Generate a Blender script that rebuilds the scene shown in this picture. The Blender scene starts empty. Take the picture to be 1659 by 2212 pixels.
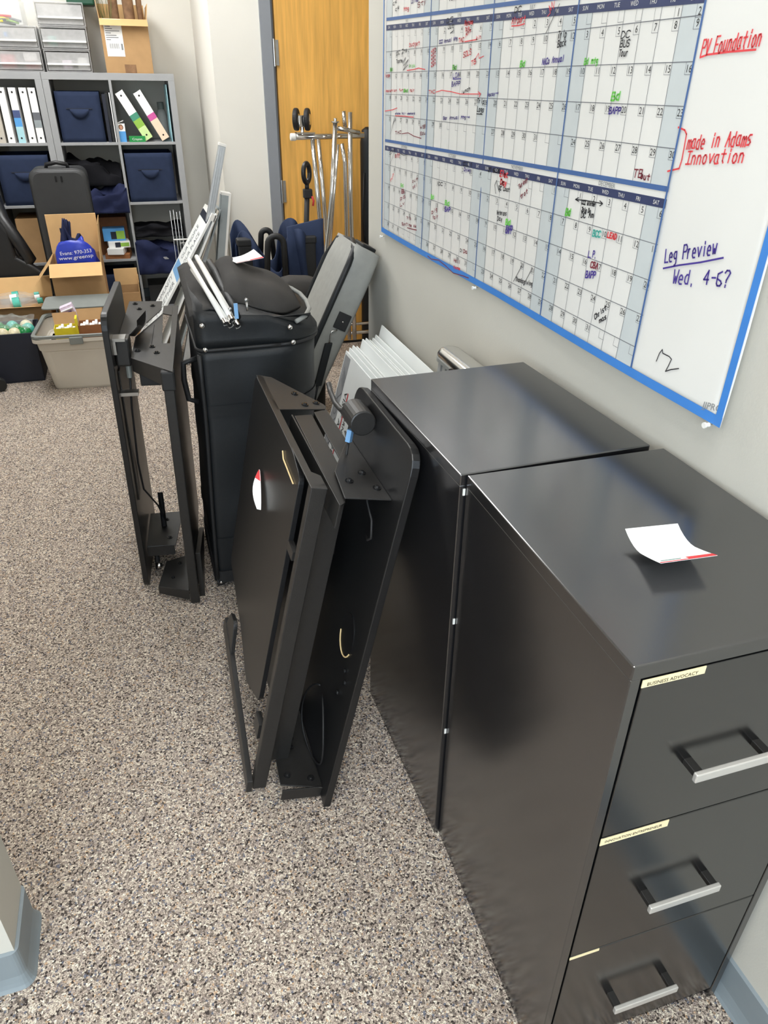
import bpy, math, random, calendar
from mathutils import Vector, Matrix, noise
random.seed(7)
SC = bpy.context.scene
COL = SC.collection
V = Vector

# ------------------------------------------------------------------ camera
FPX = 1562.4
CAM = V((-.809, .1024, 1.4404)); YAW, PITCH, ROLL = .3189, -.5372, .0134
FWD = V((math.sin(YAW)*math.cos(PITCH), math.cos(YAW)*math.cos(PITCH), math.sin(PITCH)))
_r = V((math.cos(YAW), -math.sin(YAW), 0)); _u = _r.cross(FWD)
RGT = math.cos(ROLL)*_r + math.sin(ROLL)*_u
UPV = -math.sin(ROLL)*_r + math.cos(ROLL)*_u
cd = bpy.data.cameras.new('camera'); cam = bpy.data.objects.new('camera', cd); COL.objects.link(cam)
cd.sensor_fit = 'HORIZONTAL'; cd.sensor_width = 36; cd.lens = 36*FPX/1659; cd.clip_start = .02
cam.matrix_world = Matrix(((RGT.x, UPV.x, -FWD.x, CAM.x), (RGT.y, UPV.y, -FWD.y, CAM.y), (RGT.z, UPV.z, -FWD.z, CAM.z), (0, 0, 0, 1)))
SC.camera = cam
# ------------------------------------------------------------------ light and exposure
SC.view_settings.view_transform = 'Standard'; SC.view_settings.look = 'None'
SC.view_settings.exposure = -.2; SC.view_settings.gamma = 1; SC.view_settings.use_curve_mapping = False
LAMP_W = 23.5
DAY_W = 260.0
LAMPS = [(-.45, .25), (-.45, 3.3), (-1.3, 4.5), (-3.4, 3.2), (-2.8, -.8)]
CEIL = 2.72
wd = bpy.data.worlds.new('world'); SC.world = wd; wd.use_nodes = True
wd.node_tree.nodes['Background'].inputs[0].default_value = (.97, 1, 1.03, 1)
wd.node_tree.nodes['Background'].inputs[1].default_value = .12
SC.cycles.max_bounces = 8

# measuring helper: a photo point (1659 x 2212 frame) carried onto a plane whose distance is known
def at(u, v, x=None, y=None, z=None):
    d = RGT*((u-829.5)/FPX) + UPV*((1106-v)/FPX) + FWD
    i, val = [(i, k) for i, k in enumerate((x, y, z)) if k is not None][0]
    return CAM + d*((val-CAM[i])/d[i])

# ------------------------------------------------------------------ materials
def lin(c):
    return tuple((k/255/12.92 if k/255 <= .04045 else ((k/255+.055)/1.055)**2.4) for k in c)
def mat(name, rgb, rough=.5, metal=0., spec=.5, var=0., vscale=30., bump=0., bscale=200., sheen=0., coat=0., alpha=1., trans=0., stretch=None, emit=0., ior=None):
    m = bpy.data.materials.new(name); m.use_nodes = True
    nt = m.node_tree; b = nt.nodes['Principled BSDF']
    c = lin(rgb) + (1,)
    b.inputs['Base Color'].default_value = c
    b.inputs['Roughness'].default_value = rough; b.inputs['Metallic'].default_value = metal
    b.inputs['Specular IOR Level'].default_value = spec
    b.inputs['Coat Weight'].default_value = coat
    b.inputs['Sheen Weight'].default_value = sheen
    b.inputs['Alpha'].default_value = alpha
    b.inputs['Transmission Weight'].default_value = trans
    if ior: b.inputs['IOR'].default_value = ior
    if emit:
        b.inputs['Emission Color'].default_value = c; b.inputs['Emission Strength'].default_value = emit
    tc = nt.nodes.new('ShaderNodeTexCoord')
    src = tc.outputs['Object']
    if stretch:
        mp = nt.nodes.new('ShaderNodeMapping'); mp.inputs['Scale'].default_value = stretch
        nt.links.new(src, mp.inputs['Vector']); src = mp.outputs['Vector']
    if var:
        n = nt.nodes.new('ShaderNodeTexNoise'); n.inputs['Scale'].default_value = vscale; n.inputs['Detail'].default_value = 4
        nt.links.new(src, n.inputs['Vector'])
        r = nt.nodes.new('ShaderNodeValToRGB')
        r.color_ramp.elements[0].position = .3; r.color_ramp.elements[1].position = .7
        r.color_ramp.elements[0].color = tuple(k*(1-var) for k in c[:3]) + (1,)
        r.color_ramp.elements[1].color = tuple(min(1, k*(1+var)) for k in c[:3]) + (1,)
        nt.links.new(n.outputs['Fac'], r.inputs['Fac']); nt.links.new(r.outputs['Color'], b.inputs['Base Color'])
    if bump:
        n2 = nt.nodes.new('ShaderNodeTexNoise'); n2.inputs['Scale'].default_value = bscale; n2.inputs['Detail'].default_value = 3
        nt.links.new(src, n2.inputs['Vector'])
        bp = nt.nodes.new('ShaderNodeBump'); bp.inputs['Strength'].default_value = bump; bp.inputs['Distance'].default_value = .002
        nt.links.new(n2.outputs['Fac'], bp.inputs['Height']); nt.links.new(bp.outputs['Normal'], b.inputs['Normal'])
    return m

def carpet_mat():
    m = bpy.data.materials.new('carpet'); m.use_nodes = True; nt = m.node_tree; b = nt.nodes['Principled BSDF']
    tc = nt.nodes.new('ShaderNodeTexCoord')
    vo = nt.nodes.new('ShaderNodeTexVoronoi'); vo.inputs['Scale'].default_value = 270; vo.inputs['Randomness'].default_value = 1
    nt.links.new(tc.outputs['Object'], vo.inputs['Vector'])
    sp = nt.nodes.new('ShaderNodeSeparateColor'); nt.links.new(vo.outputs['Color'], sp.inputs[0])
    r = nt.nodes.new('ShaderNodeValToRGB'); r.color_ramp.interpolation = 'CONSTANT'
    cols = [(0, (74, 67, 64)), (.09, (124, 114, 106)), (.24, (166, 152, 141)), (.44, (190, 177, 164)), (.64, (212, 201, 186)), (.80, (158, 146, 140)), (.88, (116, 118, 130)), (.92, (192, 164, 136)), (.95, (236, 228, 212))]
    e = r.color_ramp.elements
    e[0].position = 0; e[0].color = lin(cols[0][1])+(1,)
    e[1].position = cols[1][0]; e[1].color = lin(cols[1][1])+(1,)
    for p, c in cols[2:]:
        k = e.new(p); k.color = lin(c)+(1,)
    nt.links.new(sp.outputs[0], r.inputs['Fac'])
    n = nt.nodes.new('ShaderNodeTexNoise'); n.inputs['Scale'].default_value = 420; n.inputs['Detail'].default_value = 2
    nt.links.new(tc.outputs['Object'], n.inputs['Vector'])
    r2 = nt.nodes.new('ShaderNodeValToRGB'); r2.color_ramp.elements[0].position = .32; r2.color_ramp.elements[1].position = .68
    r2.color_ramp.elements[0].color = (.42, .41, .40, 1); r2.color_ramp.elements[1].color = (1.5, 1.48, 1.45, 1)
    nt.links.new(n.outputs['Fac'], r2.inputs['Fac'])
    mx = nt.nodes.new('ShaderNodeMix'); mx.data_type = 'RGBA'; mx.blend_type = 'MULTIPLY'; mx.inputs['Factor'].default_value = 1
    nt.links.new(r.outputs['Color'], mx.inputs[6]); nt.links.new(r2.outputs['Color'], mx.inputs[7])
    nt.links.new(mx.outputs[2], b.inputs['Base Color'])
    b.inputs['Roughness'].default_value = 1; b.inputs['Specular IOR Level'].default_value = .1
    bp = nt.nodes.new('ShaderNodeBump'); bp.inputs['Strength'].default_value = .9; bp.inputs['Distance'].default_value = .004
    nt.links.new(n.outputs['Fac'], bp.inputs['Height']); nt.links.new(bp.outputs['Normal'], b.inputs['Normal'])
    return m

def frosted(name, rgb, clear=.5):
    m = bpy.data.materials.new(name); m.use_nodes = True; nt = m.node_tree
    b = nt.nodes['Principled BSDF']; b.inputs['Base Color'].default_value = lin(rgb)+(1,); b.inputs['Roughness'].default_value = .3
    n = nt.nodes.new('ShaderNodeTexNoise'); n.inputs['Scale'].default_value = 40
    tc = nt.nodes.new('ShaderNodeTexCoord'); nt.links.new(tc.outputs['Object'], n.inputs['Vector'])
    r = nt.nodes.new('ShaderNodeValToRGB'); r.color_ramp.elements[0].color = (clear*.9,)*3+(1,); r.color_ramp.elements[1].color = (clear*1.1,)*3+(1,)
    nt.links.new(n.outputs['Fac'], r.inputs['Fac'])
    t = nt.nodes.new('ShaderNodeBsdfTransparent'); mx = nt.nodes.new('ShaderNodeMixShader')
    nt.links.new(r.outputs['Color'], mx.inputs[0]); nt.links.new(b.outputs[0], mx.inputs[1]); nt.links.new(t.outputs[0], mx.inputs[2])
    nt.links.new(mx.outputs[0], nt.nodes['Material Output'].inputs['Surface'])
    return m

M = dict(
    wall=mat('wall_paint', (231, 228, 219), .8, spec=.2, var=.02, vscale=3, bump=.15, bscale=300),
    wallshade=mat('shaded_wall_paint', (196, 193, 183), .7, spec=.3, var=.02, vscale=3, bump=.15, bscale=300),  # same white paint, colour darkened for the weaker light on these walls
    ceil=mat('ceiling_tile', (235, 232, 225), .9, var=.05, vscale=150, bump=.3),
    base=mat('cove_base', (128, 138, 143), .45, var=.03, vscale=20),
    carpet=carpet_mat(),
    wood=mat('door_veneer', (232, 176, 88), .4, var=.16, vscale=6, stretch=(9, 9, .6)),
    frame=mat('door_frame_paint', (137, 141, 147), .45, var=.02),
    steel=mat('brushed_steel', (180, 180, 178), .3, metal=1, var=.05, vscale=60),
    cab=mat('black_enamel', (23, 23, 25), .2, var=.06, vscale=4, bump=.02, bscale=400, ior=2.25),
    cabd=mat('black_enamel_fronts', (15, 15, 16), .2, var=.04, vscale=4, ior=1.95),
    gap=mat('dark_recess', (10, 10, 11), .8, var=.05),
    handle=mat('satin_nickel', (206, 203, 197), .3, metal=.45, var=.03, vscale=50),
    blackmetal=mat('powder_black', (33, 32, 31), .38, spec=.5, var=.1, vscale=90, bump=.15, bscale=700),
    blackboard=mat('black_laminate', (22, 22, 23), .36, var=.1, vscale=60, bump=.05, bscale=500),
    rubber=mat('black_rubber', (24, 24, 25), .6, var=.1, vscale=60),
    screw=mat('screw_black', (34, 34, 35), .25, metal=.4, var=.05),
    tape=mat('cream_label', (238, 222, 178), .6, var=.03),
    ink=mat('print_black', (38, 36, 36), .7, var=.05),
    greyink=mat('print_grey', (128, 130, 132), .7, var=.05),
    card=mat('white_card', (246, 245, 242), .6, var=.01),
    red=mat('red_print', (205, 52, 56), .6, var=.04),
    green=mat('green_print', (60, 120, 110), .6, var=.04),
    chrome=mat('chrome', (220, 219, 217), .16, metal=1, var=.01, vscale=8),
    white=mat('white_plastic', (232, 231, 226), .45, var=.02),
    coro=mat('corrugated_plastic', (233, 236, 234), .5, var=.02, vscale=10),
    coroprint=mat('grey_pattern', (150, 152, 154), .55, var=.1, vscale=15),
    nylon=mat('black_nylon', (13, 17, 20), .5, spec=.45, var=.12, vscale=12, bump=.25, bscale=600),
    nylontop=mat('black_canvas', (58, 56, 54), .8, spec=.25, var=.12, vscale=14, bump=.35, bscale=500),
    greycase=mat('grey_canvas', (146, 146, 141), .85, spec=.2, var=.05, vscale=40, bump=.3, bscale=900),
    navy=mat('navy_canvas', (42, 52, 76), .85, spec=.2, var=.08, vscale=25, bump=.3, bscale=700),
    navydark=mat('navy_plastic', (26, 31, 46), .6, var=.06),
    navytop=mat('navy_cloth', (36, 42, 72), .85, spec=.2, var=.15, vscale=10, bump=.3),
    blackcloth=mat('black_cloth', (24, 24, 28), .9, spec=.2, var=.15, vscale=10, bump=.3),
    shelf=mat('grey_laminate', (158, 159, 160), .5, var=.03, vscale=12),
    kraft=mat('cardboard', (180, 144, 102), .8, spec=.2, var=.06, vscale=14, bump=.1, bscale=120),
    kraftin=mat('cardboard_inner', (208, 170, 120), .8, spec=.2, var=.05, vscale=14),
    tote=mat('putty_plastic', (196, 189, 176), .5, var=.02, vscale=12),
    lid=mat('grey_plastic', (120, 124, 120), .5, var=.04),
    clear=frosted('frosted_plastic', (214, 213, 212), .62),
    film=frosted('clear_film', (225, 228, 226), .84),
    leather=mat('black_leather', (22, 22, 24), .4, var=.1, vscale=30, bump=.2, bscale=300),
    alu=mat('aluminium', (196, 200, 202), .35, metal=.45, var=.06, vscale=30),
    greybd=mat('foam_board_grey', (150, 158, 160), .6, var=.12, vscale=8),
    calblue=mat('calendar_blue', (62, 128, 204), .45, var=.03),
    calnavy=mat('calendar_navy', (44, 54, 92), .5, var=.05),
    calline=mat('calendar_line_blue', (64, 98, 152), .5, var=.03),
    calgrey=mat('calendar_weekend_tint', (196, 202, 202), .35, var=.02),
    calsheet=mat('calendar_laminate', (224, 223, 218), .25, spec=.6, var=.015, vscale=6),
    mkred=mat('marker_red', (222, 66, 72), .5, var=.08), mkblack=mat('marker_black', (32, 32, 38), .5, var=.08),
    mkpurple=mat('marker_purple', (66, 48, 138), .5, var=.08), mkgreen=mat('marker_green', (112, 206, 82), .5, var=.08),
    mkmaroon=mat('marker_maroon', (124, 34, 50), .5, var=.08), mkteal=mat('marker_teal', (86, 190, 176), .5, var=.08),
    bluebag=mat('royal_blue_plastic', (36, 56, 172), .35, var=.25, vscale=9, bump=.4, bscale=40),
    sky=mat('sky_blue_card', (86, 158, 220), .5, var=.04), lime=mat('lime_card', (146, 190, 74), .5, var=.05), kelly=mat('green_carton', (26, 140, 66), .5, var=.04),
    pink=mat('pink_card', (206, 88, 158), .5, var=.04), peach=mat('peach_card', (244, 216, 190), .5, var=.03), palelime=mat('pale_lime_card', (208, 232, 160), .5, var=.03),
    tealcard=mat('teal_card', (70, 146, 120), .5, var=.04), slate=mat('slate_card', (104, 106, 112), .5, var=.04), paleblue=mat('pale_blue_card', (172, 216, 224), .5, var=.03), navycard=mat('navy_card', (70, 84, 128), .5, var=.03),
    yellow=mat('yellow_carton', (222, 204, 40), .5, var=.06), brown=mat('brown_carton', (150, 96, 56), .6, var=.12), floral=mat('lilac_floral_carton', (226, 208, 226), .5, var=.15, vscale=60),
    skin=mat('portrait_print', (206, 150, 122), .6, var=.1), greenball=mat('green_ornament', (30, 130, 70), .2, var=.15), tealball=mat('teal_ornament', (88, 186, 170), .2, var=.15), creamball=mat('cream_ornament', (224, 214, 180), .3, var=.25, vscale=70),
    bark=mat('dried_bark', (132, 100, 72), .9, var=.3, vscale=25, bump=.6, bscale=60), leaf=mat('dried_leaf', (112, 112, 66), .8, var=.25, vscale=30),
    darkgreen=mat('dark_green_plastic', (28, 76, 56), .4, var=.05),
    lampface=mat('lamp_diffuser', (255, 250, 240), .5, emit=6.0, var=.01), lampframe=mat('lamp_frame', (230, 230, 228), .5, var=.02),
    brass=mat('raw_edge', (228, 200, 146), .6, var=.05), bluebit=mat('blue_connector', (120, 165, 208), .45, var=.05),
    dgrey=mat('dark_grey_shell', (52, 53, 54), .45, spec=.4, var=.05, vscale=30, bump=.1),
)

# ------------------------------------------------------------------ mesh builder
def rotz(a): return Matrix.Rotation(a, 3, 'Z')
class MB:
    def __init__(s): s.v = []; s.f = []
    def quad(s, *p):
        i = len(s.v); s.v += [V(q) for q in p]; s.f.append(tuple(range(i, i+len(p))))
    def hexa(s, p):     # p: 8 corners, 4 below then 4 above
        i = len(s.v); s.v += [V(q) for q in p]
        for f in ((3, 2, 1, 0), (4, 5, 6, 7), (0, 1, 5, 4), (1, 2, 6, 5), (2, 3, 7, 6), (3, 0, 4, 7)): s.f.append(tuple(i+k for k in f))
        return s
    def box(s, a, b, R=None, o=None):
        x0, y0, z0 = a; x1, y1, z1 = b
        p = [V(q) for q in ((x0, y0, z0), (x1, y0, z0), (x1, y1, z0), (x0, y1, z0), (x0, y0, z1), (x1, y0, z1), (x1, y1, z1), (x0, y1, z1))]
        if R is not None:
            o = V(o or (0, 0, 0)); p = [o+R@(q-o) for q in p]
        return s.hexa(p)
    def prism(s, pts, d):
        pts = [V(p) for p in pts]; d = V(d); n = len(pts); i = len(s.v)
        s.v += pts + [p+d for p in pts]
        s.f.append(tuple(i+k for k in range(n-1, -1, -1))); s.f.append(tuple(i+n+k for k in range(n)))
        for k in range(n):
            j = (k+1) % n; s.f.append((i+k, i+j, i+n+j, i+n+k))
        return s
    def tube(s, path, r, n=10, cap=True, r1=None):
        path = [V(p) for p in path]; i0 = len(s.v); m = len(path)
        ref = V((0, 0, 1))
        t0 = (path[1]-path[0]).normalized()
        if abs(t0.dot(ref)) > .9: ref = V((1, 0, 0))
        for k, p in enumerate(path):
            t = (path[min(k+1, m-1)]-path[max(k-1, 0)])
            if t.length < 1e-9: t = t0.copy()
            t.normalize(); a = ref - t*ref.dot(t)
            if a.length < 1e-4: a = V((0, 1, 0)) - t*t.y
            a.normalize(); b = t.cross(a); ref = a
            rr = r if r1 is None else r+(r1-r)*k/(m-1)
            for q in range(n):
                w = 2*math.pi*q/n; s.v.append(p+(a*math.cos(w)+b*math.sin(w))*rr)
        for k in range(m-1):
            for q in range(n):
                s.f.append((i0+k*n+q, i0+k*n+(q+1) % n, i0+(k+1)*n+(q+1) % n, i0+(k+1)*n+q))
        if cap:
            s.f.append(tuple(i0+q for q in range(n-1, -1, -1))); s.f.append(tuple(i0+(m-1)*n+q for q in range(n)))
        return s
    def cyl(s, a, b, r, n=16, r1=None): return s.tube([a, b], r, n, True, r1)
    def sphere(s, c, r, sc=(1, 1, 1), n=12, m=8, fn=None):
        c = V(c); i0 = len(s.v)
        for j in range(m+1):
            th = math.pi*j/m
            for q in range(n):
                ph = 2*math.pi*q/n
                d = V((math.sin(th)*math.cos(ph), math.sin(th)*math.sin(ph), math.cos(th)))
                k = fn(d) if fn else 1
                s.v.append(c+V((d.x*sc[0], d.y*sc[1], d.z*sc[2]))*(r*k))
        for j in range(m):
            for q in range(n):
                s.f.append((i0+j*n+q, i0+(j+1)*n+q, i0+(j+1)*n+(q+1) % n, i0+j*n+(q+1) % n))
        return s
    def grid(s, fn, nu, nv, th=None):
        i0 = len(s.v)
        for i in range(nu+1):
            for j in range(nv+1): s.v.append(V(fn(i/nu, j/nv)))
        for i in range(nu):
            for j in range(nv):
                a = i0+i*(nv+1)+j; s.f.append((a, a+nv+1, a+nv+2, a+1))
        if th is not None:
            th = V(th); i1 = len(s.v); n = (nu+1)*(nv+1)
            s.v += [s.v[i0+k]+th for k in range(n)]
            for i in range(nu):
                for j in range(nv):
                    a = i1+i*(nv+1)+j; s.f.append((a+1, a+nv+2, a+nv+1, a))
            ring = [i*(nv+1) for i in range(nu+1)] + [nu*(nv+1)+j for j in range(1, nv+1)] + [i*(nv+1)+nv for i in range(nu-1, -1, -1)] + [j for j in range(nv-1, 0, -1)]
            for k in range(len(ring)):
                a, b = ring[k], ring[(k+1) % len(ring)]
                s.f.append((i0+a, i1+a, i1+b, i0+b))
        return s
    def loft(s, rings, cap=True):
        n = len(rings[0]); i0 = len(s.v)
        for r in rings: s.v += [V(p) for p in r]
        for k in range(len(rings)-1):
            for q in range(n):
                s.f.append((i0+k*n+q, i0+k*n+(q+1) % n, i0+(k+1)*n+(q+1) % n, i0+(k+1)*n+q))
        if cap:
            s.f.append(tuple(i0+q for q in range(n-1, -1, -1))); s.f.append(tuple(i0+(len(rings)-1)*n+q for q in range(n)))
        return s
    def build(s, name, m, parent=None, bevel=0., smooth=False, sub=0, seg=2):
        me = bpy.data.meshes.new(name); o = bpy.data.objects.new(name, me)
        off = V((0, 0, 0))
        if parent is not None:
            q = parent
            while q is not None: off += q.location; q = q.parent
        me.from_pydata([tuple(p-off) for p in s.v], [], s.f); me.materials.append(m); me.update()
        import bmesh
        bm = bmesh.new(); bm.from_mesh(me); bmesh.ops.recalc_face_normals(bm, faces=bm.faces); bm.to_mesh(me); bm.free()
        if smooth:
            for p in me.polygons: p.use_smooth = True
        COL.objects.link(o)
        if parent is not None: o.parent = parent
        if bevel:
            b = o.modifiers.new('bevel', 'BEVEL'); b.width = bevel; b.segments = seg; b.limit_method = 'ANGLE'; b.angle_limit = math.radians(40)
        if sub:
            b = o.modifiers.new('sub', 'SUBSURF'); b.levels = sub; b.render_levels = sub
        return o

def tag(o, label, cat, group=None):
    o['label'] = label; o['category'] = cat
    if group: o['group'] = group
    return o
def thing(name, label, cat, loc, group=None):
    o = bpy.data.objects.new(name, None); COL.objects.link(o); o.location = loc; o.empty_display_size = .05
    return tag(o, label, cat, group)
def struct(o): o['kind'] = 'structure'; return o

_tc = {}
def textmesh(t):
    if t not in _tc:
        c = bpy.data.curves.new('t', 'FONT'); c.body = t; c.size = 1; c.resolution_u = 2
        o = bpy.data.objects.new('t', c); COL.objects.link(o)
        me = bpy.data.meshes.new_from_object(o)
        _tc[t] = ([(v.co.x, v.co.y) for v in me.vertices], [tuple(p.vertices) for p in me.polygons])
        bpy.data.objects.remove(o); bpy.data.curves.remove(c); bpy.data.meshes.remove(me)
    return _tc[t]
def text(mb, t, o, ex, ey, size, fit=None, center=False, warp=None):
    vs, fs = textmesh(t); o = V(o); ex = V(ex).normalized(); ey = V(ey).normalized()
    w = max(p[0] for p in vs); k = size/.72
    kx = k if fit is None else fit/w
    x0 = -w/2 if center else 0
    i = len(mb.v)
    for x, y in vs:
        p = o+ex*((x+x0)*kx)+ey*(y*k)
        mb.v.append(warp(p) if warp else p)
    mb.f += [tuple(i+a for a in f) for f in fs]

STROKE = {k: v for k, v in (l.split('=') for l in '''A=02 28 42|15 35
B=02 08 38 37 35 05|35 44 43 32 02
C=47 38 18 07 03 12 32 43
D=02 08 28 46 44 22 02
E=48 08 02 42|05 35
F=48 08 02|05 35
G=47 38 18 07 03 12 32 43 45 25
H=08 02|48 42|05 45
I=08 48|28 22|02 42
J=18 48|38 33 22 12 03
K=08 02|48 05 42
L=08 02 42
M=02 08 25 48 42
N=02 08 42 48
O=18 07 03 12 32 43 47 38 18
P=02 08 38 47 46 35 05
R=02 08 38 47 46 35 05|25 42
S=47 38 18 07 06 15 35 44 43 32 12 03
T=08 48|28 22
U=08 03 12 32 43 48
V=08 22 48
W=08 12 25 32 48
X=08 42|48 02
Y=08 25 48|25 22
Z=08 48 02 42
a=36 16 05 03 12 32|36 33 42
b=08 02 32 43 45 36 06
c=36 16 05 03 12 32
d=38 32 12 03 05 16 36
e=04 34 35 26 16 05 03 12 32
f=38 27 22|16 36
g=36 16 05 04 13 33|36 31 20 10
h=08 02|05 16 26 35 32
i=26 22|27 28
k=08 02|36 04 32
l=28 22
m=06 02|05 16 25 22|25 36 45 42
n=06 02|05 16 26 35 32
o=16 05 03 12 22 33 35 26 16
p=06 00|06 26 35 33 22 02
r=06 02|04 16 26
s=36 16 05 14 24 33 22 02
t=28 23 32|06 46
u=06 03 12 22 33|36 32
v=06 22 46
w=06 12 24 32 46
y=06 13|36 10
0=18 07 03 12 32 43 47 38 18
1=17 28 22
2=07 18 38 47 02 42
3=07 18 38 47 35 44 43 32 12 03
4=38 32|38 04 44
5=48 08 05 35 44 43 32 02
6=38 07 03 12 32 43 34 05
7=08 48 12
8=18 07 16 36 47 38 18|16 04 12 32 44 36
9=46 16 07 18 38 46 32
?=07 18 38 47 24 23|21 22
-=15 45
.=11 12
:=11 12|14 15
/=02 48
>=05 45|37 45 33'''.split('\n'))}
def stroke(mb, pts, wd, nrm, warp=None, lift=0.):
    pts = [V(p) for p in pts]; nrm = V(nrm).normalized()
    for a, b in zip(pts, pts[1:]):
        d = b-a
        if d.length < 1e-6: continue
        d.normalize(); s = d.cross(nrm)*(wd/2); e = d*(wd*.35)
        q = [a-e-s, b+e-s, b+e+s, a-e+s]
        if warp: q = [warp(p) for p in q]
        mb.quad(*q)
def hand(mb, t, o, end, h, wd, nrm, warp=None, upv=(0, 0, 1)):
    o = V(o); end = V(end); ex = (end-o); L = ex.length; ex.normalize()
    n = V(nrm).normalized(); ey = n.cross(ex)
    if ey.dot(V(upv)) < 0: ey = -ey
    cw = L/max(1, len(t)); kx = cw*.74/4; ky = h/6
    for i, ch in enumerate(t):
        if ch not in STROKE: continue
        jy = random.uniform(-.06, .06)*h
        for seg in STROKE[ch].split('|'):
            P = [o+ex*(i*cw+int(q[0])*kx+(int(q[1])-2)*ky*.15)+ey*((int(q[1])-2)*ky+jy) for q in seg.split()]
            stroke(mb, P, wd, n, warp)

# ================================================================== setting
WX = .015            # face of the right wall
fl = MB(); fl.box((-5.2, -2.2, -.05), (1.6, 6.1, 0)); struct(fl.build('floor', M['carpet']))
ce = MB(); ce.box((-5.2, -2.2, CEIL), (1.6, 6.1, CEIL+.05)); struct(ce.build('ceiling', M['ceil']))
w = MB(); w.box((WX, -2.2, 0), (WX+.12, 2.825, CEIL)); struct(w.build('wall_right', M['wallshade']))
w = MB(); w.box((-5.2, 5.85, 0), (-.2, 5.97, CEIL)); struct(w.build('wall_back', M['wall']))
w = MB(); w.prism([(-.31, 4.48, 0), (-.055, 4.48, 0), (-.055, 4.6, 0), (-.19, 4.6, 0), (-.14, 5.97, 0), (-.26, 5.97, 0)], (0, 0, CEIL)); struct(w.build('wall_return', M['wall']))
w = MB(); w.box((.95, 4.48, 0), (1.55, 4.6, CEIL)); w.box((-.06, 4.48, 2.13), (.955, 4.6, CEIL)); struct(w.build('wall_door', M['wall']))
w = MB(); w.box((1.5, 2.7, 0), (1.6, 4.48, CEIL)); struct(w.build('wall_alcove', M['wallshade']))
w = MB(); w.box((.135, 2.7, 0), (1.5, 2.825, CEIL)); struct(w.build('wall_alcove_return', M['wallshade']))
w = MB(); w.box((-5.2, -2.2, 0), (-5.1, 5.85, CEIL)); struct(w.build('wall_left', M['wall']))
w = MB(); w.box((-5.1, -2.3, 0), (-3.3, -2.2, CEIL)); w.box((-1.1, -2.3, 0), (WX, -2.2, CEIL)); w.box((-3.3, -2.3, 0), (-1.1, -2.2, .8)); w.box((-3.3, -2.3, 2.3), (-1.1, -2.2, CEIL)); struct(w.build('wall_front', M['wall']))
w = MB(); w.box((-3.3, -2.26, .8), (-1.1, -2.255, 2.3)); wn = struct(w.build('window_1', M['film']))
w = MB()
for a, e in (((-3.3, -2.29, .8), (-3.25, -2.21, 2.3)), ((-1.15, -2.29, .8), (-1.1, -2.21, 2.3)), ((-3.25, -2.29, .8), (-1.15, -2.21, .85)), ((-3.25, -2.29, 2.25), (-1.15, -2.21, 2.3)), ((-2.22, -2.29, .85), (-2.18, -2.21, 2.25))): w.box(a, e)
w.build('window_frame', M['frame'], wn)
ld = bpy.data.lights.new('daylight', 'AREA'); ld.shape = 'RECTANGLE'; ld.size = 2.2; ld.size_y = 1.5; ld.energy = DAY_W; ld.color = (.74, .87, 1)
lo = bpy.data.objects.new('daylight', ld); lo.location = (-2.2, -2.34, 1.55); lo.rotation_euler = (math.radians(90), 0, 0); COL.objects.link(lo)
w = MB(); w.box((-2.3, .975, 0), (-1.205, 1.10, CEIL)); struct(w.build('wall_partition', M['wallshade']))
# cove bases: flat strip with a flared toe
def cove(mb, a, b, nrm, h=.1, t=.006, toe=.016):
    a = V(a); b = V(b); n = V(nrm); d = b-a
    prof = [(0, 0), (toe, 0), (toe*.75, .006), (t+.003, .016), (t, .03), (t, h-.003), (0, h)]
    mb.prism([a+n*p+V((0, 0, q)) for p, q in prof], d)
b = MB(); cove(b, (WX, -2.2, 0), (WX, 2.825, 0), (-1, 0, 0)); struct(b.build('baseboard_right', M['base'], smooth=False))
b = MB(); cove(b, (-5.1, 5.85, 0), (-.27, 5.85, 0), (0, -1, 0)); struct(b.build('baseboard_back', M['base']))
b = MB(); cove(b, (-.31, 4.48, 0), (-.055, 4.48, 0), (0, -1, 0)); struct(b.build('baseboard_door', M['base']))
b = MB(); cove(b, (-.31, 4.48, 0), (-.265, 5.85, 0), (-1, 0, 0)); struct(b.build('baseboard_return', M['base']))
def loopcove(name, x0, x1, y0, y1, r=.02):
    rings = []
    def ring(o, z):
        pts = []
        X0, X1, Y0, Y1 = x0, x1+o, y0-o, y1+o
        rr = r*.4+o
        for cx, cy, a0 in ((X1-rr, Y0+rr, -90), (X1-rr, Y1-rr, 0)):
            for k in range(6):
                a = math.radians(a0+k*18); pts.append((cx+rr*math.cos(a), cy+rr*math.sin(a), z))
        pts += [(X0, Y1, z), (X0, Y0, z)]
        return pts
    m = MB(); m.loft([ring(.016, 0), ring(.012, .007), ring(.009, .016), ring(.006, .03), ring(.006, .098), ring(.001, .1)])
    struct(m.build(name, M['base'], smooth=False))
loopcove('baseboard_partition', -2.3, -1.205, .975, 1.10)
# door and its frame
d = MB(); d.box((.018, 4.49, .012), (.93, 4.532, 2.11)); door = struct(d.build('door_1', M['wood']))
for z in (1.56, .9, .2):
    h = MB(); h.cyl((.006, 4.478, z-.06), (.006, 4.478, z+.06), .008, 12); h.box((.006, 4.478, z-.056), (.03, 4.49, z+.056)); h.build('hinge', M['steel'], door, smooth=False)
t = MB(); t.box((-.06, 4.462, 0), (-.004, 4.6, 2.16)); t.box((.948, 4.462, 0), (1.0, 4.6, 2.16)); t.box((-.06, 4.462, 2.115), (1.0, 4.6, 2.17)); struct(t.build('trim_1', M['frame']))
t = MB(); t.box((-.004, 4.48, 0), (.95, 4.6, .012)); struct(t.build('trim_2', M['gap']))
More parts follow.
